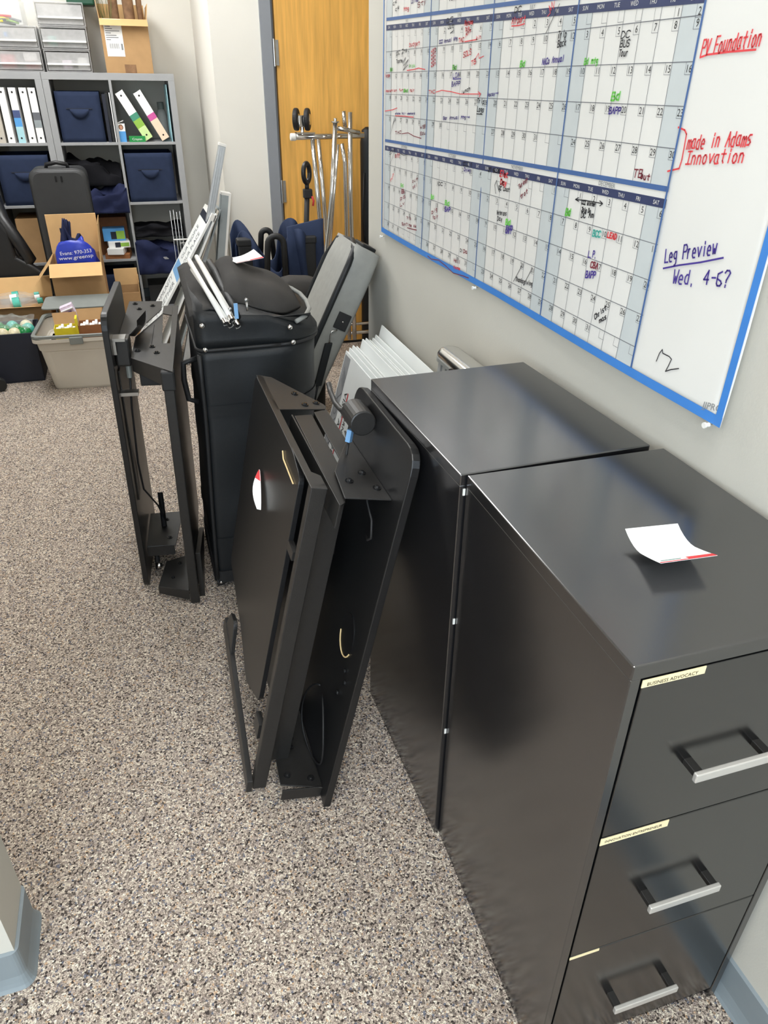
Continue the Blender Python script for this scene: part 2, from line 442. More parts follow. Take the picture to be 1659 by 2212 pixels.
# ceiling lights
for i, (x, y) in enumerate(LAMPS):
    place = ['above the near filing cabinet and the entrance', 'above the grey padded case near the door', 'in front of the cube shelves', 'in the middle of the left half of the room', 'behind the partition at the left'][i]
    L = thing('ceiling_light', 'square ceiling light panel ' + place, 'light', (x, y, CEIL-.02), 'ceiling light panels')
    f = MB(); W_, D_ = .3, .6
    for a in ((-W_-.02, -D_-.02, W_+.02, -D_), (-W_-.02, D_, W_+.02, D_+.02), (-W_-.02, -D_, -W_, D_), (W_, -D_, W_+.02, D_)):
        f.box((x+a[0], y+a[1], CEIL-.022), (x+a[2], y+a[3], CEIL-.001))
    f.build('frame', M['lampframe'], L)
    q = MB(); q.box((x-W_, y-D_, CEIL-.014), (x+W_, y+D_, CEIL-.006)); q.build('diffuser', M['lampface'], L)
    ld = bpy.data.lights.new('lamp', 'AREA'); ld.shape = 'RECTANGLE'; ld.size = .58; ld.size_y = 1.18; ld.energy = LAMP_W*(.85, .8, 1.5, .9, .8)[i]; ld.color = (.975, 1, 1.04)
    lo = bpy.data.objects.new('lamp', ld); lo.location = (0, 0, -.012); lo.parent = L; COL.objects.link(lo)

# ================================================================== filing cabinets
def cabinet(loc, a, wdt, dep, H, label, full):
    R = rotz(a); O = V((loc[0], loc[1], 0))
    T = lambda p: O+R@V(p)
    c = thing('filing_cabinet', label, 'cabinet', O)
    def bx(m, a_, b_): m.hexa([T(q) for q in ((a_[0], a_[1], a_[2]), (b_[0], a_[1], a_[2]), (b_[0], b_[1], a_[2]), (a_[0], b_[1], a_[2]), (a_[0], a_[1], b_[2]), (b_[0], a_[1], b_[2]), (b_[0], b_[1], b_[2]), (a_[0], b_[1], b_[2]))])
    m = MB(); e = .014
    bx(m, (0, 0, .0), (e, dep, H-.02)); bx(m, (wdt-e, 0, .0), (wdt, dep, H-.02)); bx(m, (e, dep-.008, 0), (wdt-e, dep, H-.02))
    bx(m, (e, .010, .0), (wdt-e, .02, .032)); bx(m, (e, .03, .03), (wdt-e, .04, H-.02))
    m.build('body', M['cab'], c, bevel=.0012)
    m = MB(); bx(m, (0, 0, H-.0215), (wdt, dep, H)); m.build('top_panel', M['cab'], c, bevel=.0018)
    tops = (H-.0235, H-.301, H-.583); bots = (H-.2985, H-.5805, .035)
    for k in range(3):
        m = MB(); bx(m, (e+.003, 0, bots[k]), (wdt-e-.003, .026, tops[k])); d = m.build('drawer', M['cabd'], c, bevel=.0012)
        if not full: continue
        hz = tops[k]-.162; x0, x1 = wdt/2-.072, wdt/2+.043
        for x in (x0, x1-.012):
            m = MB(); bx(m, (x, -.024, hz-.0045), (x+.012, .001, hz+.0045)); m.build('handle_bracket', M['blackmetal'], d, bevel=.001)
        m = MB(); bx(m, (x0-.002, -.028, hz-.008), (x1+.002, -.021, hz+.006)); m.build('handle_bar', M['handle'], d, bevel=.0015)
        word, L = (('BUSINESS ADVOCACY', .083), ('INNOVATION ENTREPRENEUR', .103), ('', .05))[k]
        hh = .0125 if k < 2 else .005
        m = MB(); bx(m, (e+.002, -.0012, tops[k]-hh+(.002 if k == 0 else .0)), (e+.002+L, -.0002, tops[k]+.0005)); tl = m.build('label_strip', M['tape'], d)
        if word:
            m = MB(); text(m, word, T((e+.008, -.0016, tops[k]-hh*.68)), R@V((1, 0, 0)), (0, 0, 1), .0052, fit=L-.016); m.build('label_text', M['ink'], d)
    if not full:
        for z in (.872, .604, .322):
            m = MB(); bx(m, (.006, -.0015, z-.008), (.010, .001, z+.004)); m.build('slide_tab', M['white'], c)
    return c
cabinet((-.369, .5719), -.012, .366, .4587, .9025, 'black three-drawer filing cabinet nearest the camera with cream label strips', True)
cabinet((-.3735, 1.0345), .024, .3613, .4543, .9025, 'black filing cabinet with a bare top standing behind the labelled one', False)

def bent_card(c0, ex, ey, w, h, curl, name, label, n=10):
    m = MB(); c0 = V(c0); ex = V(ex).normalized(); ey = V(ey).normalized(); nz = ex.cross(ey)
    F = lambda i, j: c0+ex*(w*i)+ey*(h*j)+nz*curl(i, j)
    m.grid(F, 8, n, nz*.0006)
    o = m.build(name, M['card'], None, smooth=False); tag(o, label, 'card')
    q = MB(); L = nz*.0009
    q.grid(lambda i, j: F(i, j*.035)+L, 8, 1); q.grid(lambda i, j: F(.52+.48*i, .035+.085*j)+L, 4, 1)
    q.build('red_band', M['red'], o)
    q = MB(); q.grid(lambda i, j: F(.06+.36*i, .075+.025*j)+L, 4, 1); q.build('printed_line', M['green'], o)
    return o
bent_card((-.246, .702, .9045), (.0765, -.009, 0), (.006, .066, 0), .078, .088, lambda i, j: .0005+.024*(1-j)**1.5*(.9+.1*i)+.055*max(0, j-.5)**1.6, 'note_card', 'white card with a red corner band curling up on the near filing cabinet')

# ================================================================== wall calendar
def cx_(y, z):
    s = 2.62-y; t = max(0, 1.18-z)
    k = max(0, (s-.9)/.8)
    return .007-.006*math.sin(s*5.5)*min(1, t*6)*.5-.10*t*t*(.3+k)-.004*k-(.012*max(0, .08-s)/.08*0)
def cp(p, d=.0012):
    return V((cx_(p.y, p.z)-d, p.y, p.z))
CX = .0
def cal(u, v): p = at(u, v, x=CX); return V((CX, p.y, p.z))
Y0, Y1 = cal(822, 300).y, cal(1556, 930).y
Z0 = .990; Z1 = 1.93
calo = thing('wall_calendar', 'big laminated four-column year calendar with blue border and marker notes on the right wall', 'calendar', (WX, (Y0+Y1)/2, Z0))
m = MB(); m.grid(lambda i, j: cp(V((0, Y0+(Y1-Y0)*i, Z0+(Z1-Z0)*j)), 0), 60, 40, (.0008, 0, 0)); m.build('sheet', M['calsheet'], calo, smooth=True)
def cquad(m, ya, yb, za, zb, d=.0006, nu=6, zc=None, zd=None):
    zc = za if zc is None else zc; zd = zb if zd is None else zd   # z at far side (ya) and near side (yb)
    m.grid(lambda i, j: cp(V((0, ya+(yb-ya)*i, (za+(zc-za)*i)*(1-j)+(zb+(zd-zb)*i)*j)), d), nu, 2)
b = MB(); BW = .014
cquad(b, Y0, Y0-.007, Z0, Z1, .0010, 2); cquad(b, Y1+BW, Y1, Z0, Z1, .0010, 2); cquad(b, Y0, Y1, Z0, Z0+.016, .0010, 60); cquad(b, Y0, Y1, Z1-BW, Z1, .0010, 60)
b.build('blue_border', M['calblue'], calo, smooth=True)
yc = [cal(829, 215).y, cal(920, 200).y, cal(1045, 250).y, cal(1210, 300).y, cal(1470, 260).y]
def zl(zf, zn, y):          # rows rise a little towards the camera
    return zf+(zn-zf)*(yc[0]-y)/(yc[0]-yc[4])
zA = (cal(830, 41).z, cal(1518, -48).z); zB = (cal(826, 302).z, cal(1442, 408).z)
rowsM = [(cal(830, 112).z, cal(1515, 32).z), (cal(828, 157).z, cal(1495, 133).z), (cal(827, 203).z, cal(1476, 230).z), (cal(826, 248).z, cal(1458, 322).z)]
rowsB = [(cal(828, 354).z, cal(1420, 530).z), (cal(828, 395).z, cal(1405, 608).z), (cal(829, 436).z, cal(1392, 683).z), (cal(830, 475).z, cal(1378, 752).z)]
zEnd = (Z0+.016, Z0+.016)
dz = zA[0]-zB[0]
blocks = [(zA[0]+dz, zA[1]+dz, [(a+dz, b_+dz) for a, b_ in rowsM], zA, (1, 2, 3, 4)), (zA[0], zA[1], rowsM, zB, (5, 6, 7, 8)), (zB[0], zB[1], rowsB, zEnd, (9, 10, 11, 12))]
mg, ml, mn, mt, mthin, mnum, mband = MB(), MB(), MB(), MB(), MB(), MB(), MB()
MN = 'JANUARY FEBRUARY MARCH APRIL MAY JUNE JULY AUGUST SEPTEMBER OCTOBER NOVEMBER DECEMBER'.split()
EY = V((0, -1, 0)); EZ = V((0, 0, 1))
WARP = lambda d: (lambda p: cp(p, d))
for zt0, zt1, rows, zend, months in blocks:
    Zt = lambda y: zl(zt0, zt1, y)
    cquad(ml, yc[0], yc[4], zt0-.005, zt0+.003, .0011, 40, zt1-.005, zt1+.003)
    cquad(mband, yc[0], yc[4], zt0-.0295, zt0-.0155, .0009, 40, zt1-.0295, zt1-.0155)
    for a, b_ in rows:
        cquad(mthin, yc[0], yc[4], a-.0006, a+.0006, .0009, 40, b_-.0006, b_+.0006)
    lines = [(zt0-.0295, zt1-.0295)]+rows+[zend]
    for q in range(4):
        ya, yb = yc[q], yc[q+1]; mo = months[q]; cw = (ya-yb)/7
        first = (calendar.monthrange(2025, mo)[0]+1) % 7; nd = calendar.monthrange(2025, mo)[1]
        text(mt, MN[mo-1], V((0, (ya+yb)/2, Zt((ya+yb)/2)-.0140)), EY, EZ, .0078, center=True, warp=WARP(.0010))
        for k in range(7):
            y = ya-cw*k
            text(mn, ('SUN', 'MON', 'TUE', 'WED', 'THU', 'FRI', 'SAT')[k], V((0, y-cw*.5, Zt(y)-.0255)), EY, EZ, .0068, center=True, warp=WARP(.0014))
            if k in (0, 6):
                cquad(mg, y, y-cw, zl(*zend, y), zl(zt0-.0295, zt1-.0295, y), .0005, 2)
            if k: m_ = mthin; cquad(m_, y+.0005, y-.0005, zl(*zend, y), zl(zt0-.0295, zt1-.0295, y), .0009, 1)
        for r_ in range(5):
            for k in range(7):
                dn = r_*7+k-first+1; y = ya-cw*(k+1); z = zl(*lines[r_], y)
                cquad(mthin, y+.0165, y, z-.0165, z-.0159, .0009, 1); cquad(mthin, y+.0165, y+.0159, z-.0165, z, .0009, 1)
                if 1 <= dn <= nd: text(mnum, str(dn), V((0, y+.0085, z-.0135)), EY, EZ, .0105, center=True, warp=WARP(.0010))
for y in yc[1:]:
    cquad(ml, y+.0022, y-.0022, Z0+.016, Z1-.02, .0012, 1)
cquad(ml, yc[0]+.0008, yc[0]-.0008, Z0+.016, Z1-.02, .0012, 1)
text(mt, 'JJPRO', cal(1516, 893)+V((0, 0, .010)), cal(1553, 903)-cal(1516, 893), EZ, .011, fit=.040, warp=WARP(.0010))
mg.build('weekend_tint', M['calgrey'], calo); ml.build('blue_rules', M['calline'], calo); mthin.build('grid_lines', M['slate'], calo)
mband.build('weekday_band', M['calnavy'], calo); mn.build('weekday_names', M['calsheet'], calo); mt.build('month_names', M['greyink'], calo); mnum.build('date_numbers', M['ink'], calo)
NX = V((-1, 0, 0))
hb = {}
def hw(col, t, a, b_, h, wd=.0022):
    hand(hb.setdefault(col, MB()), t, cal(*a), cal(*b_), h*(.74 if h < .0175 else .95), wd*(.72 if h < .0175 else .72), NX, WARP(.0016))
def hp(col, pts, wd=.0022):
    stroke(hb.setdefault(col, MB()), [cal(*p) for p in pts], wd*.75, NX, WARP(.0016))
hw('mkred', 'PV Foundation', (1510, 120), (1642, 96), .020, .0034); hp('mkred', [(1509, 124), (1525, 118), (1570, 112), (1630, 107)], .0034)
hw('mkred', 'made in Adams', (1480, 322), (1622, 314), .019, .0034); hw('mkred', 'Innovation', (1478, 354), (1606, 351), .018, .0034)
hp('mkred', [(1462, 275), (1476, 281), (1480, 290), (1470, 345), (1464, 364), (1439, 370)], .0034)
hw('mkpurple', 'Leg Preview', (1433, 566), (1547, 548), .021, .0036); hp('mkpurple', [(1430, 580), (1465, 573), (1510, 567), (1560, 557)], .0036)
hw('mkpurple', 'Wed. 4-6?', (1450, 612), (1574, 618), .021, .0036)
hp('mkblack', [(1420, 780), (1426, 763), (1432, 755), (1433, 763), (1447, 770), (1452, 776), (1446, 790), (1440, 802), (1452, 798), (1468, 796)], .0024)
hw('mkmaroon', 'TB', (1364, 382), (1386, 384), .016, .003); hw('mkmaroon', 'out', (1380, 386), (1400, 390), .012, .003)
for t, u, v in (('DC', 1337, 82), ('BUS', 1335, 102), ('Tour', 1332, 122)): hw('mkblack', t, (u, v), (u+21, v-1), .013, .0024)
hw('mkgreen', 'Bd mtg', (1257, 139), (1288, 137), .012, .0032); hw('mkgreen', 'Bd', (1316, 216), (1337, 216), .016, .0042); hw('mkpurple', 'BAPP', (1311, 246), (1337, 246), .013, .003)
hw('mkblack', 'DC', (1106, 27), (1122, 24), .012, .0028); hw('mkred', 'Airport', (1100, 51), (1130, 46), .014, .0032); hp('mkred', [(1100, 56), (1115, 55), (1128, 51)], .003)
hp('mkblack', [(1174, 72), (1190, 38), (1204, 8)], .002); hp('mkred', [(1178, 35), (1184, 28), (1181, 12), (1186, 22), (1187, 4), (1191, 18), (1193, 2)], .002)
hw('mkblack', 'Trip', (1200, 82), (1220, 79), .014, .0028); hw('mkblack', 'Back', (1199, 102), (1219, 98), .014, .0028)
hw('mkpurple', 'NACo Annual', (1166, 140), (1214, 131), .013, .003); hw('mkgreen', 'Bd', (1118, 144), (1130, 143), .013, .0042)
hw('mkpurple', 'Vacay->', (1048, 208), (1072, 204), .008, .0026)
hw('mkblack', 'Trip', (1026, 222), (1042, 224), .012, .003); hw('mkblack', 'Logs', (1026, 241), (1041, 243), .014, .003); hp('mkblack', [(1025, 246), (1037, 247)], .003)
hw('mkred', 'TAC', (922, 202), (936, 201), .010, .0026); hp('mkred', [(937, 199), (950, 195), (970, 198), (990, 203), (1032, 203)], .0026); hp('mkred', [(1028, 198), (1034, 203), (1030, 209)], .0026); hw('mkblack', 'lunch', (992, 203), (1012, 193), .009, .0028)
hw('mkpurple', 'BAPP', (971, 186), (990, 184), .012, .003); hw('mkpurple', 'LOA', (974, 168), (988, 166), .013, .003); hp('mkpurple', [(974, 171), (991, 170)], .003)
hw('mkgreen', 'Bd', (973, 150), (983, 149), .011, .004); hw('mkred', 'SOLS', (996, 124), (1014, 116), .014, .0028); hw('mkred', 'TB', (1013, 142), (1025, 136), .013, .0028); hp('mkred', [(1020, 130), (1029, 115), (1030, 126), (1040, 121)], .0024)
for k in range(5): hw('mkred', 'wsn', (927, 146-8*k), (938, 138-8*k), .010, .0026)
hw('mkblack', 'DC', (960, 50), (976, 45), .012, .0026); hw('mkblack', 'Out', (963, 63), (976, 59), .012, .0026); hp('mkblack', [(968, 72), (975, 66)], .0026)
hw('mkred', 'Resume', (999, 55), (1018, 51), .012, .003); hw('mkred', 'Talk', (1000, 68), (1010, 65), .010, .003); hw('mkred', 'Ann', (1001, 80), (1014, 66), .010, .003)
hw('mkpurple', 'CCI Annual Wtg', (944, 94), (984, 86), .009, .0028); hw('mkred', 'TAC', (986, 92), (998, 89), .011, .003); hp('mkred', [(999, 90), (1015, 87), (1026, 85)], .003); hw('mkred', 'kin', (1024, 86), (1035, 82), .010, .0024)
hw('mkred', 'budget', (880, 101), (903, 97), .013, .0026)
hw('mkblack', 'DC Ins', (853, 119), (876, 111), .012, .0026); hw('mkblack', 'Taste', (852, 136), (866, 134), .011, .0028); hp('mkblack', [(866, 136), (872, 124), (868, 142), (878, 128), (867, 152), (877, 140)], .0024)
hw('mkgreen', 'Bd', (839, 154), (845, 152), .010, .0036); hw('mkgreen', 'Pick', (880, 147), (893, 144), .010, .0024); hp('mkred', [(875, 152), (890, 150), (900, 147), (914, 150)], .003)
hw('mkred', 'loge', (828, 166), (839, 166), .011, .003); hw('mkred', 'Vacation fun', (829, 199), (868, 196), .008, .0028); hw('mkgreen', 'Bd', (868, 199), (879, 198), .009, .004); hw('mkred', 'fair', (881, 199), (892, 197), .009, .0028)
hp('mkred', [(828, 240), (845, 237), (854, 233)], .0028); hw('mkpurple', 'state fair weekend', (850, 247), (893, 247), .007, .0024); hp('mkred', [(850, 250), (870, 251), (889, 253)], .003)
hw('mkpurple', 'Bar Annual Mtg->', (953, 258), (1010, 256), .009, .0028)
hw('mkmaroon', 'TAC', (850, 290), (864, 288), .010, .0028); hp('mkmaroon', [(864, 289), (878, 287), (890, 294), (906, 299)], .0028); hw('mkmaroon', 'WS', (903, 278), (916, 276), .010, .0026); hw('mkmaroon', 'Edu', (904, 292), (916, 290), .010, .0026)
for k in range(3): hp('mkblack', [(840+2*k, 290-9*k), (848, 255+3*k)], .0018)
hw('mkblack', 'CH', (838, 335), (850, 324), .010, .0022); hp('mkblack', [(839, 355), (845, 338), (850, 322)], .002); hw('mkred', 'off', (850, 340), (860, 341), .016, .0042); hp('mkblack', [(861, 332), (868, 335), (877, 334)], .0024)
hw('mkred', 'fun', (840, 395), (848, 375), .012, .003); hw('mkgreen', 'Bd', (862, 404), (869, 404), .012, .003); hw('mkmaroon', 'out', (887, 395), (899, 390), .012, .0026); hw('mkmaroon', 'ski', (888, 408), (898, 402), .012, .0026)
hw('mkmaroon', 'B', (864, 417), (872, 416), .013, .004); hw('mkmaroon', 'pa', (862, 432), (874, 426), .013, .003); hw('mkmaroon', 'Lv', (862, 446), (872, 440), .012, .003)
hw('mkmaroon', 'Trip', (876, 473), (886, 475), .010, .0028); hw('mkmaroon', 'SunTime ok', (866, 486), (898, 492), .011, .003); hp('mkmaroon', [(878, 492), (888, 495), (898, 497)], .0034)
hw('mkblack', 'CCI 1', (996, 358), (1016, 360), .011, .0026); hw('mkpurple', 'DyWg', (998, 369), (1013, 372), .010, .0028); hw('mkblack', 'DC', (943, 400), (953, 402), .011, .0026)
hw('mkgreen', 'Bd', (927, 429), (934, 430), .014, .004); hw('mkgreen', 'Bd', (957, 442), (968, 444), .014, .0044); hw('mkpurple', 'BAP', (957, 456), (969, 458), .014, .0042); hw('mkmaroon', 'big', (929, 462), (942, 454), .012, .003); hw('mkmaroon', 'fair', (931, 474), (944, 470), .012, .003)
hw('mkblack', 'Cf', (989, 544), (994, 545), .010, .0024); hw('mkmaroon', 'Da', (996, 546), (1005, 548), .011, .003); hw('mkmaroon', 'Holi', (976, 566), (990, 570), .012, .0028); hw('mkred', 'home', (976, 580), (990, 584), .010, .003)
hp('mkmaroon', [(922, 553), (930, 560), (945, 562), (960, 575), (975, 590), (995, 596), (1007, 601)], .003)
hw('mkblack', '2T-BLDS', (1050, 370), (1075, 374), .011, .003); hw('mkred', 'Elec', (1075, 380), (1093, 384), .016, .005); hw('mkred', 'Day', (1076, 398), (1090, 402), .014, .005); hw('mkblack', 'DC Coat', (1072, 410), (1096, 414), .011, .0028); hp('mkblack', [(1066, 418), (1064, 400), (1068, 390), (1070, 402), (1074, 415)], .0024)
hw('mkmaroon', 'Turkey', (1116, 408), (1136, 390), .011, .003); hw('mkmaroon', 'trot', (1120, 430), (1136, 416), .012, .003)
hw('mkblack', 'Veterans', (1068, 463), (1090, 466), .012, .0026); hw('mkblack', 'Day', (1069, 476), (1081, 478), .012, .0026); hw('mkgreen', 'Bd', (1087, 485), (1099, 488), .015, .005); hw('mkpurple', 'BAPP', (1087, 503), (1101, 507), .018, .004)
hw('mkblack', 'Thanksgiving', (1108, 607), (1146, 618), .012, .0028); hp('mkblack', [(1122, 575), (1104, 608)], .0022); hp('mkblack', [(1145, 580), (1126, 616)], .0022)
hw('mkgreen', 'Bd', (1217, 464), (1229, 467), .016, .005); hp('mkblack', [(1246, 427), (1239, 431), (1246, 435), (1239, 431), (1260, 433), (1298, 440), (1292, 434), (1298, 440), (1292, 445)], .0024)
hw('mkblack', 'CCI Winter', (1252, 441), (1283, 446), .009, .0028); hw('mkblack', '2pig Dy', (1252, 457), (1272, 461), .010, .0028); hw('mkblack', 'DC Am', (1251, 470), (1279, 470), .012, .0028)
hw('mkteal', 'BCC', (1276, 510), (1294, 513), .014, .004); hw('mkred', 'LEAD', (1308, 512), (1328, 518), .012, .0038); hw('mkpurple', 'L.P.', (1267, 555), (1286, 556), .015, .003)
hw('mkpurple', 'BAPP', (1262, 600), (1284, 602), .016, .0036); hw('mkmaroon', 'CBA', (1272, 578), (1289, 582), .014, .0036)
hw('mkblack', 'Christ', (1285, 690), (1310, 668), .012, .0028); hw('mkblack', 'mas', (1295, 698), (1312, 687), .011, .0028)
for u, v in ((845, 12), (850, 24)): hw('mkblack', 'ck', (u, v), (u+10, v-8), .011, .0026)
hw('mkred', 'Mtg', (868, 24), (880, 22), .012, .003); hw('mkpurple', 'Coffee', (884, 8), (900, 2), .012, .0028); hw('mkmaroon', 'Sty', (898, 16), (918, 4), .014, .0028)
hw('mkblack', 'Vac', (965, 2), (980, -2), .010, .0024)
NAMES = dict(mkred='red_handwriting', mkblack='black_handwriting', mkpurple='purple_handwriting', mkgreen='green_handwriting', mkmaroon='maroon_handwriting', mkteal='teal_handwriting')
for k in sorted(hb): hb[k].build(NAMES[k], M[k], calo)
for (u, v), where in (((823, 511), 'at the far bottom corner of the calendar'), ((1021, 622), 'halfway along the bottom edge of the calendar'), ((1534, 917), 'at the near bottom corner of the calendar')):
    p = cal(u, v); p = cp(p, 0)
    pn = thing('push_pin', 'clear push pin '+where, 'push pin', p, 'push pins along the calendar bottom')
    q = MB(); q.cyl(p, p-V((.007, 0, 0)), .0036, 10, .0026); q.cyl(p-V((.007, 0, 0)), p-V((.010, 0, 0)), .0048, 10); q.build('head', M['white'], pn)
    q = MB(); q.cyl(p+V((.001, 0, 0)), V((WX+.004, p.y, p.z)), .0008, 6); q.build('point', M['steel'], pn)

# ================================================================== folded desk frames
class Fr:
    def __init__(s, O, u, v):
        s.O = V(O); s.u = V(u).normalized(); v = V(v); s.v = (v-s.u*v.dot(s.u)).normalized(); s.w = s.v.cross(s.u)
    def p(s, a, b, c): return s.O+s.u*a+s.v*b+s.w*c
    def box(s, m, a, b):
        (a0, b0, c0), (a1, b1, c1) = a, b
        m.hexa([s.p(*q) for q in ((a0, b0, c0), (a1, b0, c0), (a1, b1, c0), (a0, b1, c0), (a0, b0, c1), (a1, b0, c1), (a1, b1, c1), (a0, b1, c1))])
    def poly_u(s, m, pts, u0, u1): m.prism([s.p(u0, b, c) for b, c in pts], s.u*(u1-u0))
    def poly_w(s, m, pts, w0, w1): m.prism([s.p(a, b, w0) for a, b in pts], s.w*(w1-w0))
def rnd(pts, r, n=5):
    out = []; k = len(pts)
    for i in range(k):
        p = V((*pts[i], 0)); a = V((*pts[i-1], 0)); b = V((*pts[(i+1) % k], 0))
        da = (a-p); db = (b-p); rr = min(r, da.length*.45, db.length*.45); da.normalize(); db.normalize()
        for t in range(n+1):
            t /= n; q = p+da*rr*(1-t)**2+db*rr*t**2
            out.append((q.x, q.y))
    return out
def screw(f, par, a, b, c, axis='u', r=.0085):
    m = MB(); n = {'u': f.u, 'w': f.w}[axis]
    p = f.p(a, b, c); m.cyl(p-n*.001, p+n*.0025, r, 14); m.cyl(p+n*.0025, p+n*.006, r*.62, 12, r*.45); m.build('screw', M['screw'], par, smooth=False)
def riser(f, label, side, bv, pv, pw, post, flag):
    base = f.p(0, (bv[0]+bv[1])/2, -.06); base.z = 0
    R = thing('folded_desk_frame', label, 'desk frame', base)
    S = .779
    m = MB(); f.poly_w(m, [(.0, bv[0])]+rnd([(.0, bv[1]), (.897, bv[1]), (.897, bv[0]), (.2, bv[0])], .045)[:-6], 0, .017); bd = m.build('desk_board', M['blackboard'], R, bevel=.002)
    g = MB(); f.poly_w(g, [(.42+.052*math.cos(t*math.pi/12), bv[0]+.10+.04*math.sin(t*math.pi/12)) for t in range(24)], -.0012, -.0002); g.build('grommet_cover', M['screw'], bd)
    g = MB(); ring = [f.p(.42+.052*math.cos(t*math.pi/12), bv[0]+.10+.04*math.sin(t*math.pi/12), -.0015) for t in range(7, 17)]
    g.tube(ring, .0015, 6); g.build('raw_cut_edge', M['brass'], bd)
    # end plate that belongs to the board
    o = bv[0]
    P1 = [(o+.05, 0), (o+.048, -.094), (o+.158, -.084), (o+.21, -.063), (o+.318, -.015), (o+.376, -.004), (o+.376, 0)]
    m = MB(); f.poly_u(m, P1, S-.003, S); e1 = m.build('end_plate', M['blackmetal'], R, bevel=.001)
    for b, c in ((o+.117, -.066), (o+.157, -.028), (o+.094, -.016)): screw(f, e1, S, b, c)
    m = MB(); f.poly_u(m, [(o+.03, -.105), (o+.46, -.100), (o+.479, -.054), (o+.21, -.061), (o+.10, -.080), (o+.045, -.092)], S-.011, S-.008); f.box(m, (S-.055, o+.03, -.108), (S-.006, o+.46, -.104)); m.build('slide_channel', M['blackmetal'], R, bevel=.0008)
    m = MB(); f.poly_u(m, [(o+.205, -.056), (o+.479, -.050), (o+.507, -.013), (o+.30, -.012)], S-.005, S-.002); m.build('slide_cover', M['blackmetal'], R, bevel=.0008)
    # folded lift panel between the two sides
    p0_ = pv[0]
    m = MB(); f.box(m, (.03, p0_+.045, pw[1]-.002), (S-.02, p0_+.05, -.062)); f.box(m, (.03, p0_+.05, -.066), (S-.02, p0_+.42, -.062)); m.build('inner_panel', M['blackmetal'], R, bevel=.001)
    for a, b in ((.395, o+.325), (.33, o+.05), (.35, o+.065), (.28, o+.075)): screw(f, R, a, b, -.032 if a > .39 else -.004, 'w', .006)
    # bottom plate
    P2 = [(o+.05, -.096), (o+.03, 0), (o+.38, 0), (o+.30, -.06), (o+.19, -.09)]
    m = MB(); f.poly_u(m, P2, .028, .031); f.box(m, (.0, o+.032, -.094), (.031, o+.036, -.0)); e2 = m.build('bottom_plate', M['blackmetal'], R, bevel=.001)
    for b, c in ((o+.075, -.075), (o+.06, -.022), (o+.16, -.05)): screw(f, e2, .031, b, c)
    m = MB(); m.cyl(f.p(.05, o+.17, -.055), f.p(.30, o+.30, -.045), .009, 14); m.cyl(f.p(.30, o+.30, -.045), f.p(.48, o+.40, -.04), .005, 10); m.sphere(f.p(.052, o+.17, -.055), .011); m.build('gas_strut', M['screw'], R, smooth=True)
    # cable loop
    cc = (.125, o+.138)
    m = MB(); m.tube([f.p(cc[0]+.094*math.cos(t*math.pi/14), cc[1]-.09*math.sin(t*math.pi/14), -.010-.008*math.sin(t*.4)) for t in range(27)], .0022, 8, cap=True); m.build('cable', M['rubber'], R, smooth=True)
    m = MB(); m.tube([f.p(.775, o+.115, -.03), f.p(.742, o+.106, -.024), f.p(.722, o+.068, -.022), f.p(.69, o+.055, -.02), f.p(.674, o+.075, -.018), f.p(.672, o+.10, -.012)], .0025, 8); m.build('cable', M['rubber'], R, smooth=True)
    # release lever with its block
    m = MB(); m.cyl(f.p(.862, o+.212, -.026), f.p(.862, o+.285, -.026), .027, 24); lv = m.build('lever_housing', M['blackmetal'], R, bevel=.003)
    m = MB(); m.tube([f.p(.862, o+.275, -.035), f.p(.852, o+.31, -.045), f.p(.852, o+.345, -.048), f.p(.862, o+.385, -.05), f.p(.872, o+.41, -.05)], .006, 8); m.build('lever', M['blackmetal'], lv, smooth=True)
    m = MB(); m.tube([f.p(.832, o+.25, -.036), f.p(.806, o+.248, -.036)], .0075, 4); m.build('connector', M['bluebit'], lv)
    m = MB(); m.tube([f.p(.806, o+.248, -.036), f.p(.77, o+.243, -.036), f.p(.65, o+.24, -.03), f.p(.55, o+.22, -.026)], .003, 8); m.build('lever_cable', M['rubber'], lv, smooth=True)
    # the second side: a thinner panel in a rail frame
    p0, p1 = pv; a_, c_ = pw
    m = MB(); f.box(m, (post[0], p0, a_), (S, p0+.022, c_)); f.box(m, (post[0], p0+.022, a_+.006), (S-.01, p0+.03, c_-.008)); rl = m.build('side_rail', M['blackmetal'], R, bevel=.002)
    m = MB(); f.poly_u(m, [(p0, a_), (p1, a_), (p1, a_+.016), (p0+.07, a_+.016), (p0+.055, c_), (p0, c_)], S-.003, S); f.poly_u(m, [(p1-.02, a_), (p1, a_), (p1-.005, -.112), (p1-.165, -.014), (p1-.180, -.010), (p1-.200, -.018), (p1-.222, -.105), (p1-.235, a_)], S-.003, S); tp = m.build('corner_plate', M['blackmetal'], R, bevel=.001)
    for b, c in ((p1-.115, -.075), (p1-.165, -.032), (p1-.185, -.064)): screw(f, tp, S, b, c)
    m = MB(); f.poly_w(m, rnd([(S-.02, p0+.075), (S, p0+.16), (S, p1), (.24, p1-.03), (.19, p0+.36), (.13, p0+.21), (.19, p0+.075)], .02), a_-.002, a_+.009); fp = m.build('side_panel', M['blackboard'], R, bevel=.001)
    m = MB(); f.box(m, (.12, p0+.03, a_-.0035), (.16, p0+.075, a_+.009)); m.build('panel_clip', M['blackmetal'], R)
    m = MB(); f.box(m, (.60, p0+.03, a_-.002), (.62, p0+.075, a_+.009)); m.build('panel_clip', M['blackmetal'], R)
    m = MB(); f.poly_w(m, [(post[0]-.0, p0-.008), (post[0]+.03, p0-.004), (.115, p1-.13), (.075, p1-.12)], a_-.016, a_-.003); m.build('keyboard_tray_rail', M['blackmetal'], R, bevel=.0015)
